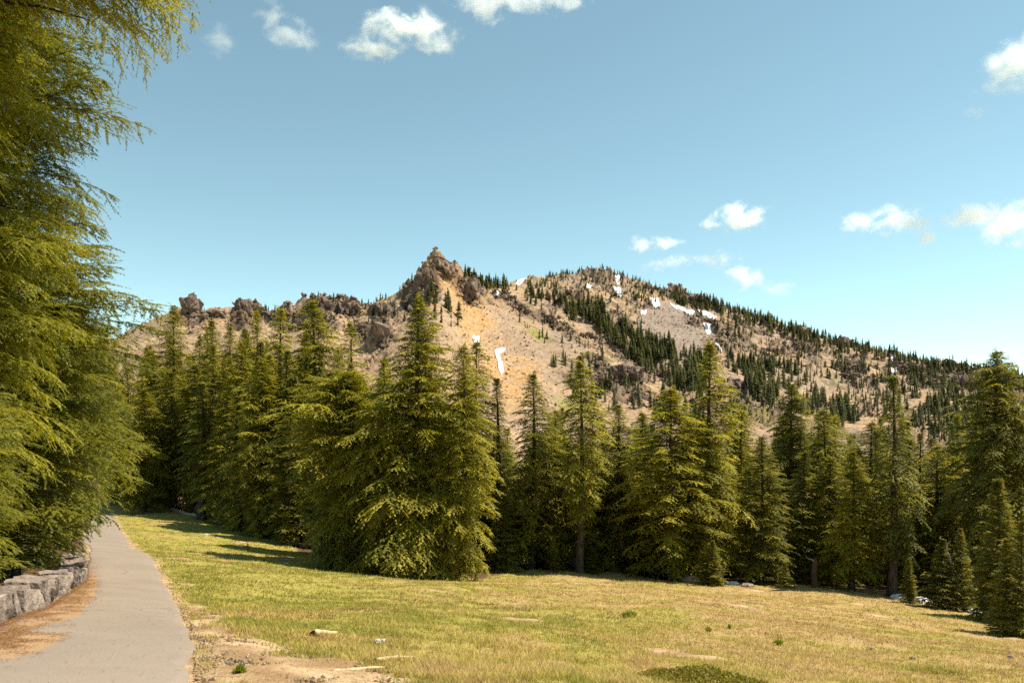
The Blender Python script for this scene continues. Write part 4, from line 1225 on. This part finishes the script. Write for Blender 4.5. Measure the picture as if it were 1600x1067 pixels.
# ------------------------------------------------------------------ logs, stumps, boulders, snow remnants
def log_thing(name, p0, p1, r, mat, label, cat, seed=0, up=0.0, bend=0.05, sides=9, group=None):
    a = Vector(ground_at(*p0)); b = Vector(ground_at(*p1))
    d = b - a; Ln = d.length; n = max(8, int(Ln / 0.25))
    rs = random.Random(seed); pts = []; rad = []
    for k in range(n + 1):
        t = k / n
        p = a + d * t
        side = Vector((-d.y, d.x, 0)).normalized() * (math.sin(t * 5 + seed) * bend * Ln * 0.2)
        p = p + side; p.z = gz(p.x, p.y) + r * 0.55 + up * t * Ln
        pts.append(p - a); rad.append(r * (1 - 0.45 * t) * rs.uniform(0.85, 1.15))
    rad[0] *= 0.8; rad[-1] *= 0.5
    pts = [tuple(pts[0])] + [tuple(q) for q in pts] + [tuple(pts[-1])]; rad = [0.004] + rad + [0.004]
    V, Fq = tube(pts, rad, sides)
    V = V + (fbm(V[:, 0] * 9 + V[:, 2] * 7, V[:, 1] * 9, seed, 3)[:, None] - 0.5) * r * 0.5
    o = link(name, mesh_arrays(name, V, Fq, [mat], smooth=True), loc=a)
    return tag(o, label, cat, group)

log_thing("log", (236, 789), (388, 829), 0.16, M_DEAD, "long thin bleached log lying on the grass right of the small path-end conifer", "log", 1)
log_thing("log", (489, 996), (529, 991), 0.055, M_LOG, "short pale yellow log lying on the grass edge near the dirt", "log", 2, sides=8)
log_thing("log", (516, 1052), (606, 1046), 0.03, M_LOG, "long flat pale stick across the bare dirt near the bottom edge", "log", 3)
log_thing("log", (585, 1036), (652, 1029), 0.035, M_LOG, "pale weathered stick behind the grey gravel patch", "log", 4)
log_thing("log", (1160, 940), (1182, 943), 0.04, M_DEAD, "thin grey stick lying on the dry meadow below the lone sapling", "log", 5)
log_thing("fallen_branch", (912, 1060), (926, 1038), 0.012, M_LOG, "thin pale fallen branch on the grass at the bottom centre", "branch", 6)
log_thing("fallen_branch", (338, 813), (366, 812), 0.10, M_BARK, "reddish brown fallen branch at the shaded foot of the left stand", "branch", 7)

def place_rock(name, px, py, w, h, mat, label, cat, seed, group=None, rough=0.3, depth=0.8):
    x, y, z = ground_at(px, py)
    s = y / F
    me = rock_mesh(name, seed, w * s * 0.55, w * s * 0.55 * depth, h * s * 0.8, mat, rough, 1.0, 4, blocky=0.25)
    o = link(name, me, loc=(x, y, z + h * s * 0.12)); o.rotation_euler = (0, 0, seed * 0.8)
    return tag(o, label, cat, group)

place_rock("boulder", 1082, 911, 36, 14, M_BOULDER, "grey rounded boulder at the forest edge beside the paired saplings", "boulder", 3)
place_rock("boulder", 1168, 916, 22, 6, M_BOULDER, "low flat grey boulder at the forest edge right of the paired saplings", "boulder", 5)
place_rock("boulder", 590, 1006, 13, 8, M_STONE_WHITE, "whitish stone in the grass right of the pale yellow log", "stone", 6)
place_rock("boulder", 599, 1003, 9, 6, M_STONE_WHITE, "smaller whitish stone touching the whitish stone in the grass", "stone", 8)
place_rock("boulder", 337, 1020, 10, 6, M_BOULDER, "dark angular stone alone on the sandy dirt by the path edge", "stone", 9)
place_rock("boulder", 1363, 1016, 9, 4, M_BOULDER, "dark stone on the bare reddish strip of the dry meadow", "stone", 10)
place_rock("boulder", 1426, 1030, 9, 5, M_BOULDER, "dark stone in the lower dry meadow, middle of three", "stone", 12)
place_rock("boulder", 1579, 1028, 11, 7, M_BOULDER, "dark stone near the right end of the dry meadow", "stone", 13)
place_rock("boulder", 1400, 968, 8, 4, M_BOULDER, "small stone on the dry meadow under the bare-footed tree", "stone", 14)
place_rock("boulder", 322, 836, 9, 3, M_STONE_WHITE, "tiny pale stone on the green grass below the log", "stone", 15)
place_rock("boulder", 447, 881, 9, 3, M_STONE_WHITE, "tiny pale stone at the tip of the big shadow on the grass", "stone", 16)
rsm = random.Random(5)
for k in range(14):
    place_rock("dirt_stone", 345 + rsm.uniform(0, 50), 1016 + rsm.uniform(0, 24), rsm.uniform(3, 8), rsm.uniform(2, 5), M_BOULDER, "small dark stone of the cluster on the sandy dirt by the path", "stone", 20 + k, "dark stones in the cluster on the sandy dirt")
for k in range(26):
    place_rock("gravel_stone", 450 + rsm.uniform(0, 110), 1044 + rsm.uniform(0, 22), rsm.uniform(3, 7), rsm.uniform(2, 4), M_BOULDER, "small grey stone of the gravel patch at the bottom edge", "stone", 50 + k, "grey stones in the gravel patch at the bottom edge")

def snow_remnant(px, d, w, h, label, seed, lift=0.0):
    x = (px - 800) / F * d; z = gz(x, d); s = d / F
    me = rock_mesh("snow_remnant", seed, w * s * 0.62, w * s * 0.9, h * s * 0.5, M_SNOW, 0.55, 1.0, 4)
    o = link("snow_remnant", me, loc=(x, d, z + lift)); o.rotation_euler = (0, 0, seed)
    tag(o, label, "snow patch", "snow remnants under the forest edge")
snow_remnant(1144, 46.5, 13, 10, "small snow remnant beneath the trees right of the paired saplings", 1, 0.03)
snow_remnant(1404, 44.0, 18, 12, "snow remnant left of the small dense sapling", 2, 0.03)
snow_remnant(1441, 43.0, 22, 15, "snow remnant between the small dense sapling and the leaning young conifer", 3, 0.03)
snow_remnant(1526, 40.0, 22, 12, "snow remnant beside the short dark young conifer at the right", 4, 0.03)

def stump():
    x, y = (1273 - 800) / F * 46.5, 46.5
    z = gz(x, y)
    H = 1.75
    n = 9; pts = [(0.04 * math.sin(k), 0.03 * math.cos(k * 2), -0.3 + (H + 0.3) * k / n) for k in range(n + 1)]
    rad = [0.30, 0.24, 0.21, 0.2, 0.19, 0.185, 0.18, 0.17, 0.13, 0.02]
    V, Fq = tube(pts, rad, 12)
    m = deadwood_mat("reddish_wood", (0.07, 0.035, 0.022), (0.19, 0.105, 0.065))
    root = bpy.data.objects.new("tree_stump", None); C.objects.link(root); root.location = (x, y, z)
    link("stub_trunk", mesh_arrays("tree_stump", V, Fq, [m], smooth=True), root)
    V, Fq = tube([(0, 0, 1.45), (-0.2, -0.1, 1.62), (-0.45, -0.1, 1.7), (-0.6, -0.1, 1.86)], [0.06, 0.05, 0.03, 0.01], 6)
    link("broken_limb", mesh_arrays("broken_limb", V, Fq, [M_DEAD], smooth=True), root)
    tag(root, "reddish broken tree stump at the dark forest edge", "tree stump")
stump()

def snag():
    x, y = (1487 - 800) / F * 43.0, 43.0
    z = gz(x, y)
    root = bpy.data.objects.new("dead_snag", None); C.objects.link(root); root.location = (x, y, z)
    acc = Acc()
    acc.add(*tube([(0.5, 0, -0.2), (0.35, 0, 1.0), (0.0, 0, 2.3), (-0.35, 0.05, 3.1), (-0.6, 0.1, 3.7)], [0.14, 0.12, 0.10, 0.07, 0.02], 8))
    for (p, q) in (((0.0, 0, 2.3), (0.5, -0.2, 2.6)), ((-0.2, 0, 2.8), (-0.7, -0.1, 2.7)), ((0.2, 0, 1.6), (-0.2, -0.3, 1.5)), ((-.35, 0, 3.1), (-.1, -.1, 3.5))):
        acc.add(*tube([p, tuple((np.array(p) + np.array(q)) / 2 + np.array([0, 0, .05])), q], [0.045, 0.03, 0.008], 5))
    V, Fq = acc.arrays()
    link("trunk", mesh_arrays("dead_snag", V, Fq, [M_DEAD], smooth=True), root)
    tag(root, "pale dead leaning snag beside the leaning young conifer", "dead tree")
snag()

def picnic_table():
    x, y = (201 - 800) / F * 90, 90.0
    z = gz(x, y)
    root = bpy.data.objects.new("picnic_table", None); C.objects.link(root); root.location = (x, y, z); root.rotation_euler = (0, 0, 0.4)
    def box(acc, c, s, rx=0.0):
        c = np.array(c); s = np.array(s) / 2
        V = np.array([(a, b, e) for a in (-1, 1) for b in (-1, 1) for e in (-1, 1)], float) * s
        ca, sa = math.cos(rx), math.sin(rx)
        V = np.stack([V[:, 0], V[:, 1] * ca - V[:, 2] * sa, V[:, 1] * sa + V[:, 2] * ca], 1) + c
        acc.add(V, [(0, 1, 3, 2), (4, 6, 7, 5), (0, 4, 5, 1), (2, 3, 7, 6), (0, 2, 6, 4), (1, 5, 7, 3)])
    a = Acc()
    for k in range(5): box(a, (0, -0.3 + 0.15 * k, 0.74), (1.8, 0.135, 0.045))
    link("table_top", mesh_arrays("table_top", *a.arrays(), [M_DEAD]), root)
    for sg in (-1, 1):
        a = Acc()
        for k in range(2): box(a, (0, sg * (0.66 + 0.14 * k), 0.44), (1.8, 0.13, 0.045))
        link("bench", mesh_arrays("bench", *a.arrays(), [M_DEAD]), root)
        a = Acc()
        box(a, (sg * 0.65, 0.36, 0.35), (0.09, 0.05, 0.82), 0.5); box(a, (sg * 0.65, -0.36, 0.35), (0.085, 0.05, 0.82), -0.5)
        box(a, (sg * 0.65 + 0.07, 0, 0.39), (0.05, 1.6, 0.09))
        link("leg", mesh_arrays("leg", *a.arrays(), [M_DEAD]), root)
    tag(root, "small wooden picnic table on the bare dirt beyond the end of the path", "picnic table")
picnic_table()

# ------------------------------------------------------------------ low leafy plants
def leaf_plant(name, px, py, wpx, hpx, n, mat, label, cat, seed, d=None, spread_y=0.6, leaf=0.05, group=None):
    if d is None: x, y, z = ground_at(px, py)
    else:
        x, y = (px - 800) / F * d, d; z = gz(x, y)
    s = y / F; r = np.random.RandomState(seed)
    W = wpx * s / 2; Hh = hpx * s
    az = r.rand(n) * 6.283; rad = np.sqrt(r.rand(n))
    lx = np.cos(az) * rad * W; ly = np.sin(az) * rad * W * spread_y
    top = Hh * (1 - rad ** 2 * 0.6) * (0.5 + 0.7 * vnoise(lx * 3.5 + seed, ly * 3.5, seed))
    lz = top * (0.25 + 0.75 * r.rand(n) ** 0.5)
    gzv = ground_z(x + lx, y + ly) - z
    P = np.stack([lx, ly, lz + gzv], 1)
    D = np.stack([r.randn(n) * 0.6, r.randn(n) * 0.6, 0.35 + 0.9 * r.rand(n)], 1); D /= np.linalg.norm(D, axis=1, keepdims=True)
    S = np.cross(D, r.randn(n, 3)); S /= np.linalg.norm(S, axis=1, keepdims=True)
    ll = leaf * (0.6 + 0.8 * r.rand(n)); T, Ft = COMB_NEAR
    V = P[:, None, :] + T[None, :, 0:1] * (ll[:, None] * D)[:, None, :] + T[None, :, 1:2] * (0.45 * ll[:, None] * S)[:, None, :]
    Fc = (Ft[None] + (np.arange(n) * 4)[:, None, None]).reshape(-1, 3)
    tint = np.repeat(r.rand(n), 4)
    foliage = mesh_arrays(name + "_leaves", V.reshape(-1, 3), Fc, [mat], {'tint': tint})
    acc = Acc()
    for k in range(14):
        q = P[r.randint(n)]
        b = np.array([q[0] * 0.6, q[1] * 0.6, -0.03 + gzv.mean() * 0])
        b[2] = float(ground_z(np.array([x + b[0]]), np.array([y + b[1]]))[0]) - z - 0.02
        acc.add(*tube([b, (b + q) / 2 + np.array([.02, .01, 0.02]), q], [0.006, 0.005, 0.002], 4))
    V2, F2 = acc.arrays()
    root = bpy.data.objects.new(name, None); C.objects.link(root); root.location = (x, y, z)
    link("leaves", foliage, root); link("stems", mesh_arrays(name + "_stems", V2, F2, [M_BARK]), root)
    tag(root, label, cat, group)
M_SHRUB = foliage_mat("shrub_leaves", (0.13, 0.12, 0.02), (0.27, 0.25, 0.035), (0.45, 0.30, 0.09), 0.35)
M_PLANT = foliage_mat("plant_leaves", (0.14, 0.17, 0.025), (0.25, 0.28, 0.04), (0.36, 0.38, 0.06), 0.45)
leaf_plant("low_shrub", 1110, 1072, 190, 26, 5200, M_SHRUB, "low spreading green and rusty leafed shrub at the bottom edge right of centre", "shrub", 1, spread_y=0.75, leaf=0.045)
leaf_plant("low_shrub", 1040, 1062, 90, 16, 1500, M_SHRUB, "smaller leafy shrub at the left end of the spreading one", "shrub", 2, leaf=0.04)
leaf_plant("meadow_plant", 984, 964, 22, 8, 300, M_PLANT, "green leafy plant tuft standing in the middle of the meadow", "plant", 3, leaf=0.07)
leaf_plant("meadow_plant", 1107, 987, 10, 7, 120, M_PLANT, "small dark green plant right of the middle tuft on the meadow", "plant", 4, leaf=0.06)
leaf_plant("meadow_plant", 1217, 1008, 14, 8, 160, M_PLANT, "green plant tuft on the edge of the dry meadow", "plant", 5, leaf=0.06)
leaf_plant("meadow_plant", 1140, 983, 6, 8, 70, M_PLANT, "tiny thin green plant between the two right meadow tufts", "plant", 6, leaf=0.05)
leaf_plant("meadow_plant", 375, 1058, 14, 9, 90, M_PLANT, "green grass-like tuft on the sandy dirt by the path edge", "plant", 7, leaf=0.07)

# ------------------------------------------------------------------ grass, pebbles, needle litter
def grass_mat():
    m, nt, out = new_mat("grass_blades")
    c = attr(nt, 'gcol').outputs['Color']
    p = principled(nt, None, c, 0.6, 0.2)
    tr = N(nt, 'ShaderNodeBsdfTranslucent')
    L(nt, c, tr.inputs[0])
    mx = N(nt, 'ShaderNodeMixShader'); mx.inputs[0].default_value = 0.35
    L(nt, p.outputs[0], mx.inputs[1]); L(nt, tr.outputs[0], mx.inputs[2]); L(nt, mx.outputs[0], out.inputs[0])
    return m

def build_grass(n=330000, nb=4):
    r = np.random.RandomState(3)
    Y = 4.3 * np.exp(r.rand(n) * math.log(70 / 4.3))
    X = (r.rand(n) * 1900 - 950) / F * Y + r.uniform(-1, 1, n)
    Z = ground_z(X, Y)
    D = dirt_mask(X, Y, Z); R = dry_mask(X, Y, Z)
    psd = path_sd(X, Y)
    dens = fbm(X * 0.9, Y * 0.9, 301, 4); D = D * sstep(0.30, 0.55, fbm(X * 1.7, Y * 1.7, 305, 3) + 0.12)
    keep = (psd > 0.05) & (X > path_edges(Y)[0]) & (r.rand(n) > np.clip(D * 1.6 - 0.35, 0, 0.90)) & (forest_mask(X, Y) < 0.8)
    keep &= r.rand(n) < sstep(0.25, 0.5, dens) * 0.75 + 0.25
    X, Y, Z, R, D, dens = X[keep], Y[keep], Z[keep], R[keep], D[keep], dens[keep]
    n = len(X)
    clump = fbm(X * 2.2, Y * 2.2, 302, 3)
    h = (0.035 + 0.060 * r.rand(n) ** 1.5) * (0.45 + 1.15 * clump) * (1 - 0.35 * D)
    gmix = np.clip(R + (fbm(X * 1.3, Y * 1.3, 303, 3) - 0.5) * 1.1 + (r.rand(n) - 0.5) * 0.55, 0, 1)
    green = np.array([0.27, 0.255, 0.042]); yel = np.array([0.47, 0.375, 0.095]); straw = np.array([0.50, 0.355, 0.150]); brown = np.array([0.30, 0.165, 0.07])
    a = sstep(0.1, 0.5, gmix)[:, None]; b = sstep(0.5, 0.95, gmix)[:, None]
    col = green * (1 - a) + yel * a
    col = col * (1 - b) + straw * b
    bb = (sstep(0.55, 0.75, fbm(X * 0.55, Y * 0.8, 304, 4)) * (r.rand(n) < 0.6))[:, None]
    col = col * (1 - 0.8 * bb) + brown * 0.8 * bb
    col = col * (0.7 + 0.6 * r.rand(n))[:, None]
    Vs = []; Cs = []
    for k in range(nb):
        az = r.rand(n) * 6.283; lean = 0.25 + 0.9 * r.rand(n)
        hh = h * (0.6 + 0.7 * r.rand(n))
        w = (0.0025 + 0.0009 * np.maximum(Y - 6, 0) ** 0.8) * (0.7 + 0.6 * r.rand(n))
        ox = r.randn(n) * 0.02 * (1 + Y / 15); oy = r.randn(n) * 0.02 * (1 + Y / 15)
        sx, sy = np.cos(az + 1.57), np.sin(az + 1.57)
        bx, by, bz = X + ox, Y + oy, Z - 0.012
        A = np.stack([bx - sx * w, by - sy * w, bz], 1); B = np.stack([bx + sx * w, by + sy * w, bz], 1)
        T = np.stack([bx + np.cos(az) * hh * lean, by + np.sin(az) * hh * lean, bz + hh], 1)
        Vs.append(np.stack([A, B, T], 1)); Cs.append(np.repeat((col * (0.8 + 0.4 * r.rand(n))[:, None])[:, None, :], 3, 1))
    V = np.concatenate(Vs).reshape(-1, 3); Cc = np.concatenate(Cs).reshape(-1, 3)
    me = mesh_arrays("meadow_grass", V, np.arange(len(V)).reshape(-1, 3), [grass_mat()], colors={'gcol': Cc})
    tag(link("grass", me), "short yellow-green and straw coloured meadow grass", "grass", kind='stuff')
build_grass()

def build_pebbles(n=11000):
    r = np.random.RandomState(8)
    Y = 4.3 * np.exp(r.rand(n * 6) * math.log(24 / 4.3)); X = (r.rand(n * 6) * 900 - 860) / F * Y
    Z = ground_z(X, Y); D = dirt_mask(X, Y, Z); psd = path_sd(X, Y)
    cl = fbm(X * 1.4, Y * 1.4, 321, 3)
    near = np.exp(-np.maximum(psd, 0) / 0.12)
    keep = (psd > 0.02) & (X > path_edges(Y)[1]) & (r.rand(len(X)) < np.clip(D * (0.22 + sstep(0.5, 0.68, cl)) + near * 0.6, 0, 1))
    X, Y, Z = X[keep][:n], Y[keep][:n], Z[keep][:n]
    n = len(X)
    O = np.array([(1, 0, 0), (0, 1, 0), (-1, 0, 0), (0, -1, 0), (0, 0, 1), (0, 0, -1)], float)
    Fo = np.array([(0, 1, 4), (1, 2, 4), (2, 3, 4), (3, 0, 4), (1, 0, 5), (2, 1, 5), (3, 2, 5), (0, 3, 5)])
    s = 0.005 + 0.026 * r.rand(n) ** 4
    V = O[None] * (0.6 + 0.8 * r.rand(n, 6, 1)) * s[:, None, None] * np.array([1, 1, 0.7])
    a = r.rand(n) * 6.283; ca, sa = np.cos(a)[:, None], np.sin(a)[:, None]
    V = np.stack([V[..., 0] * ca - V[..., 1] * sa, V[..., 0] * sa + V[..., 1] * ca, V[..., 2]], -1) + np.stack([X, Y, Z + s * 0.2], 1)[:, None, :]
    c = np.array([0.42, 0.29, 0.175]) * (0.45 + 0.9 * r.rand(n, 1)) * np.ones((1, 3)); c[r.rand(n) < 0.2] = (0.14, 0.095, 0.06)
    me = mesh_arrays("loose_gravel", V.reshape(-1, 3), (Fo[None] + (np.arange(n) * 6)[:, None, None]).reshape(-1, 3), [grass_mat()], colors={'gcol': np.repeat(c[:, None], 6, 1).reshape(-1, 3)})
    tag(link("gravel", me), "loose small gravel along the right edge of the path", "gravel", kind='stuff')
build_pebbles()

def build_litter(n=26000):
    r = np.random.RandomState(9)
    Y = 5.5 * np.exp(r.rand(n * 5) * math.log(26 / 5.5)); l, rr_ = path_edges(Y)
    u = r.rand(n * 5) ** 2.2; X = l + u * (rr_ - l)
    px, py = project(X, Y, ground_z(X, Y, False))
    msk = poly_mask(px, py, [(-400, 1110), (-60, 1010), (0, 985), (60, 958), (135, 905), (150, 890), (150, 930), (118, 965), (40, 985), (110, 990), (60, 1020), (-20, 1035), (-400, 1200)], 14)
    cl = sstep(0.4, 0.6, fbm(X * 3, Y * 3, 331, 3))
    keep = r.rand(len(X)) < np.maximum(msk * cl, np.exp(-(X - l) / 0.12) * 0.7) * 1.0 + 0.012
    X, Y = X[keep][:n], Y[keep][:n]; n = len(X)
    Z = ground_z(X, Y, False) + 0.043 + (fbm(X * 0.5, Y * 0.5, 74, 3) - 0.5) * 0.03
    a = r.rand(n) * 6.283; ln = 0.012 + 0.022 * r.rand(n); w = 0.0018 + 0.003 * r.rand(n)
    dx, dy = np.cos(a), np.sin(a)
    A = np.stack([X - dx * ln - dy * w, Y - dy * ln + dx * w, Z + 0.002], 1); B = np.stack([X - dx * ln + dy * w, Y - dy * ln - dx * w, Z + 0.004], 1)
    T = np.stack([X + dx * ln, Y + dy * ln, Z + 0.004 + 0.012 * r.rand(n)], 1)
    V = np.stack([A, B, T], 1).reshape(-1, 3)
    c = np.array([0.30, 0.155, 0.06]) * (0.35 + 0.9 * r.rand(n, 1)) * np.ones((1, 3))
    me = mesh_arrays("fallen_needles", V, np.arange(3 * n).reshape(-1, 3), [grass_mat()], colors={'gcol': np.repeat(c[:, None], 3, 1).reshape(-1, 3)})
    tag(link("needle_litter", me), "rust-brown fallen needles scattered along the path's wall side", "needle litter", kind='stuff')
build_litter()

# ------------------------------------------------------------------ clouds
def cloud(blobs, dens, label, seed, dist=4600.0, thr=0.20, amp=3.2):
    s = dist / F
    cs = [((bx - 800) * s, dist + 20 * math.sin(i * 2.1 + seed), EYE + (HY - by) * s, rx * 1.45 * s, (rx + ry) * 0.5 * s, ry * 1.55 * s) for i, (bx, by, rx, ry) in enumerate(blobs)]
    c0 = np.mean([c[:3] for c in cs], 0)
    import bmesh
    bm = bmesh.new()
    for c in cs:
        r = bmesh.ops.create_icosphere(bm, subdivisions=3, radius=1.0)
        for v in r['verts']:
            v.co = Vector((v.co.x * c[3] * 1.02 + c[0] - c0[0], v.co.y * c[4] * 1.02 + c[1] - c0[1], v.co.z * c[5] * 1.02 + c[2] - c0[2]))
    me = bpy.data.meshes.new("cloud"); bm.to_mesh(me); bm.free()
    o = link("cloud", me, loc=tuple(c0))
    if len(cs) > 1:
        md = o.modifiers.new("remesh", 'REMESH'); md.mode = 'VOXEL'; md.voxel_size = min(min(c[3:]) for c in cs) * 0.22
    m, nt, out = new_mat("cloud_vapour")
    tc = N(nt, 'ShaderNodeTexCoord'); ob = tc.outputs['Object']
    fall = None
    for c in cs:
        sub = N(nt, 'ShaderNodeVectorMath', operation='SUBTRACT'); L(nt, ob, sub.inputs[0]); sub.inputs[1].default_value = tuple(np.array(c[:3]) - c0)
        dv = N(nt, 'ShaderNodeVectorMath', operation='DIVIDE'); L(nt, sub.outputs[0], dv.inputs[0]); dv.inputs[1].default_value = c[3:]
        ln = N(nt, 'ShaderNodeVectorMath', operation='LENGTH'); L(nt, dv.outputs[0], ln.inputs[0])
        f = math_n(nt, 'SUBTRACT', 1.0, ln.outputs['Value'])
        fall = f if fall is None else math_n(nt, 'SMOOTH_MAX', fall, f, 0.15)
    size = np.mean([c[5] for c in cs])
    mp = N(nt, 'ShaderNodeMapping'); L(nt, ob, mp.inputs[0]); mp.inputs['Location'].default_value = (seed * 13.1 * size, seed * 5.7 * size, 0)
    mp.inputs['Scale'].default_value = (0.8, 1, 1)
    n = noise_node(nt, mp.outputs[0], 1.05 / size, 8, 0.64); n.inputs['Distortion'].default_value = 0.6
    n2 = noise_node(nt, mp.outputs[0], 2.6 / size, 6, 0.7)
    n2 = noise_node(nt, mp.outputs[0], 2.8 / size, 6, 0.72)
    v = math_n(nt, 'MULTIPLY_ADD', fall, 0.60, math_n(nt, 'MULTIPLY_ADD', n.outputs[0], 1.9, -0.45))
    v = math_n(nt, 'MULTIPLY_ADD', math_n(nt, 'SUBTRACT', n2.outputs[0], 0.5), 0.7, v)
    v = remap(nt, v, 0.70, 1.25)
    v = math_n(nt, 'MULTIPLY', v, remap(nt, fall, 0.0, 0.30))
    dn = math_n(nt, 'MULTIPLY', v, dens / size)
    vol = N(nt, 'ShaderNodeVolumePrincipled')
    vol.inputs['Color'].default_value = (0.94, 0.985, 1.0, 1)
    vol.inputs['Anisotropy'].default_value = 0.1
    L(nt, dn, vol.inputs['Density'])
    L(nt, vol.outputs[0], out.inputs['Volume'])
    me.materials.append(m)
    tag(o, label, "cloud", "small white clouds in the blue sky")

CLOUDS = [
 ([(628, 36, 44, 27), (655, 50, 46, 24), (588, 76, 46, 20), (692, 66, 34, 22), (712, 56, 20, 18), (600, 48, 34, 26)], 3.4, "largest ragged white cloud above the left of the orange peak"),
 ([(757, 6, 52, 26), (805, 2, 52, 18), (862, -4, 62, 18)], 1.8, "white cloud cut by the top edge above the middle"),
 ([(343, 67, 30, 24)], 0.5, "faint round wisp of cloud near the overhanging bough"),
 ([(425, 30, 26, 24), (455, 54, 38, 22), (472, 68, 20, 14)], 0.7, "faint drooping wisp between the bough and the largest cloud"),
 ([(1156, 342, 46, 20), (1116, 350, 28, 12)], 2.6, "compact white cloud highest over the far summit's right"),
 ([(1002, 382, 22, 13), (1040, 379, 30, 10)], 1.3, "small thin cloud just above the far summit"),
 ([(1062, 408, 26, 11), (1030, 415, 30, 10)], 0.7, "faint thin cloud lowest over the far summit"),
 ([(1128, 402, 28, 15), (1104, 405, 20, 9)], 1.0, "pale small cloud under the compact white one"),
 ([(1165, 433, 30, 19)], 1.6, "small puff of cloud nearest to the ridge"),
 ([(1214, 449, 28, 12)], 0.5, "faintest wisp right of the puff nearest the ridge"),
 ([(1405, 345, 44, 22), (1350, 348, 40, 14), (1448, 369, 28, 13), (1430, 354, 26, 15)], 1.7, "stretched ragged cloud left of the bright cloud bank"),
 ([(1530, 345, 56, 22), (1592, 350, 56, 32), (1498, 344, 40, 17), (1640, 345, 60, 32)], 3.4, "bright white cloud bank cut by the right edge"),
 ([(1592, 94, 48, 38), (1562, 118, 30, 26), (1545, 145, 24, 18), (1640, 86, 56, 46)], 3.0, "bright cloud with a ragged tail at the top right edge"),
 ([(1530, 174, 18, 11)], 0.6, "tiny wisp below the tail of the top right cloud"),
]
for i, (b, dn, lab) in enumerate(CLOUDS): cloud(b, dn, lab, i + 1)
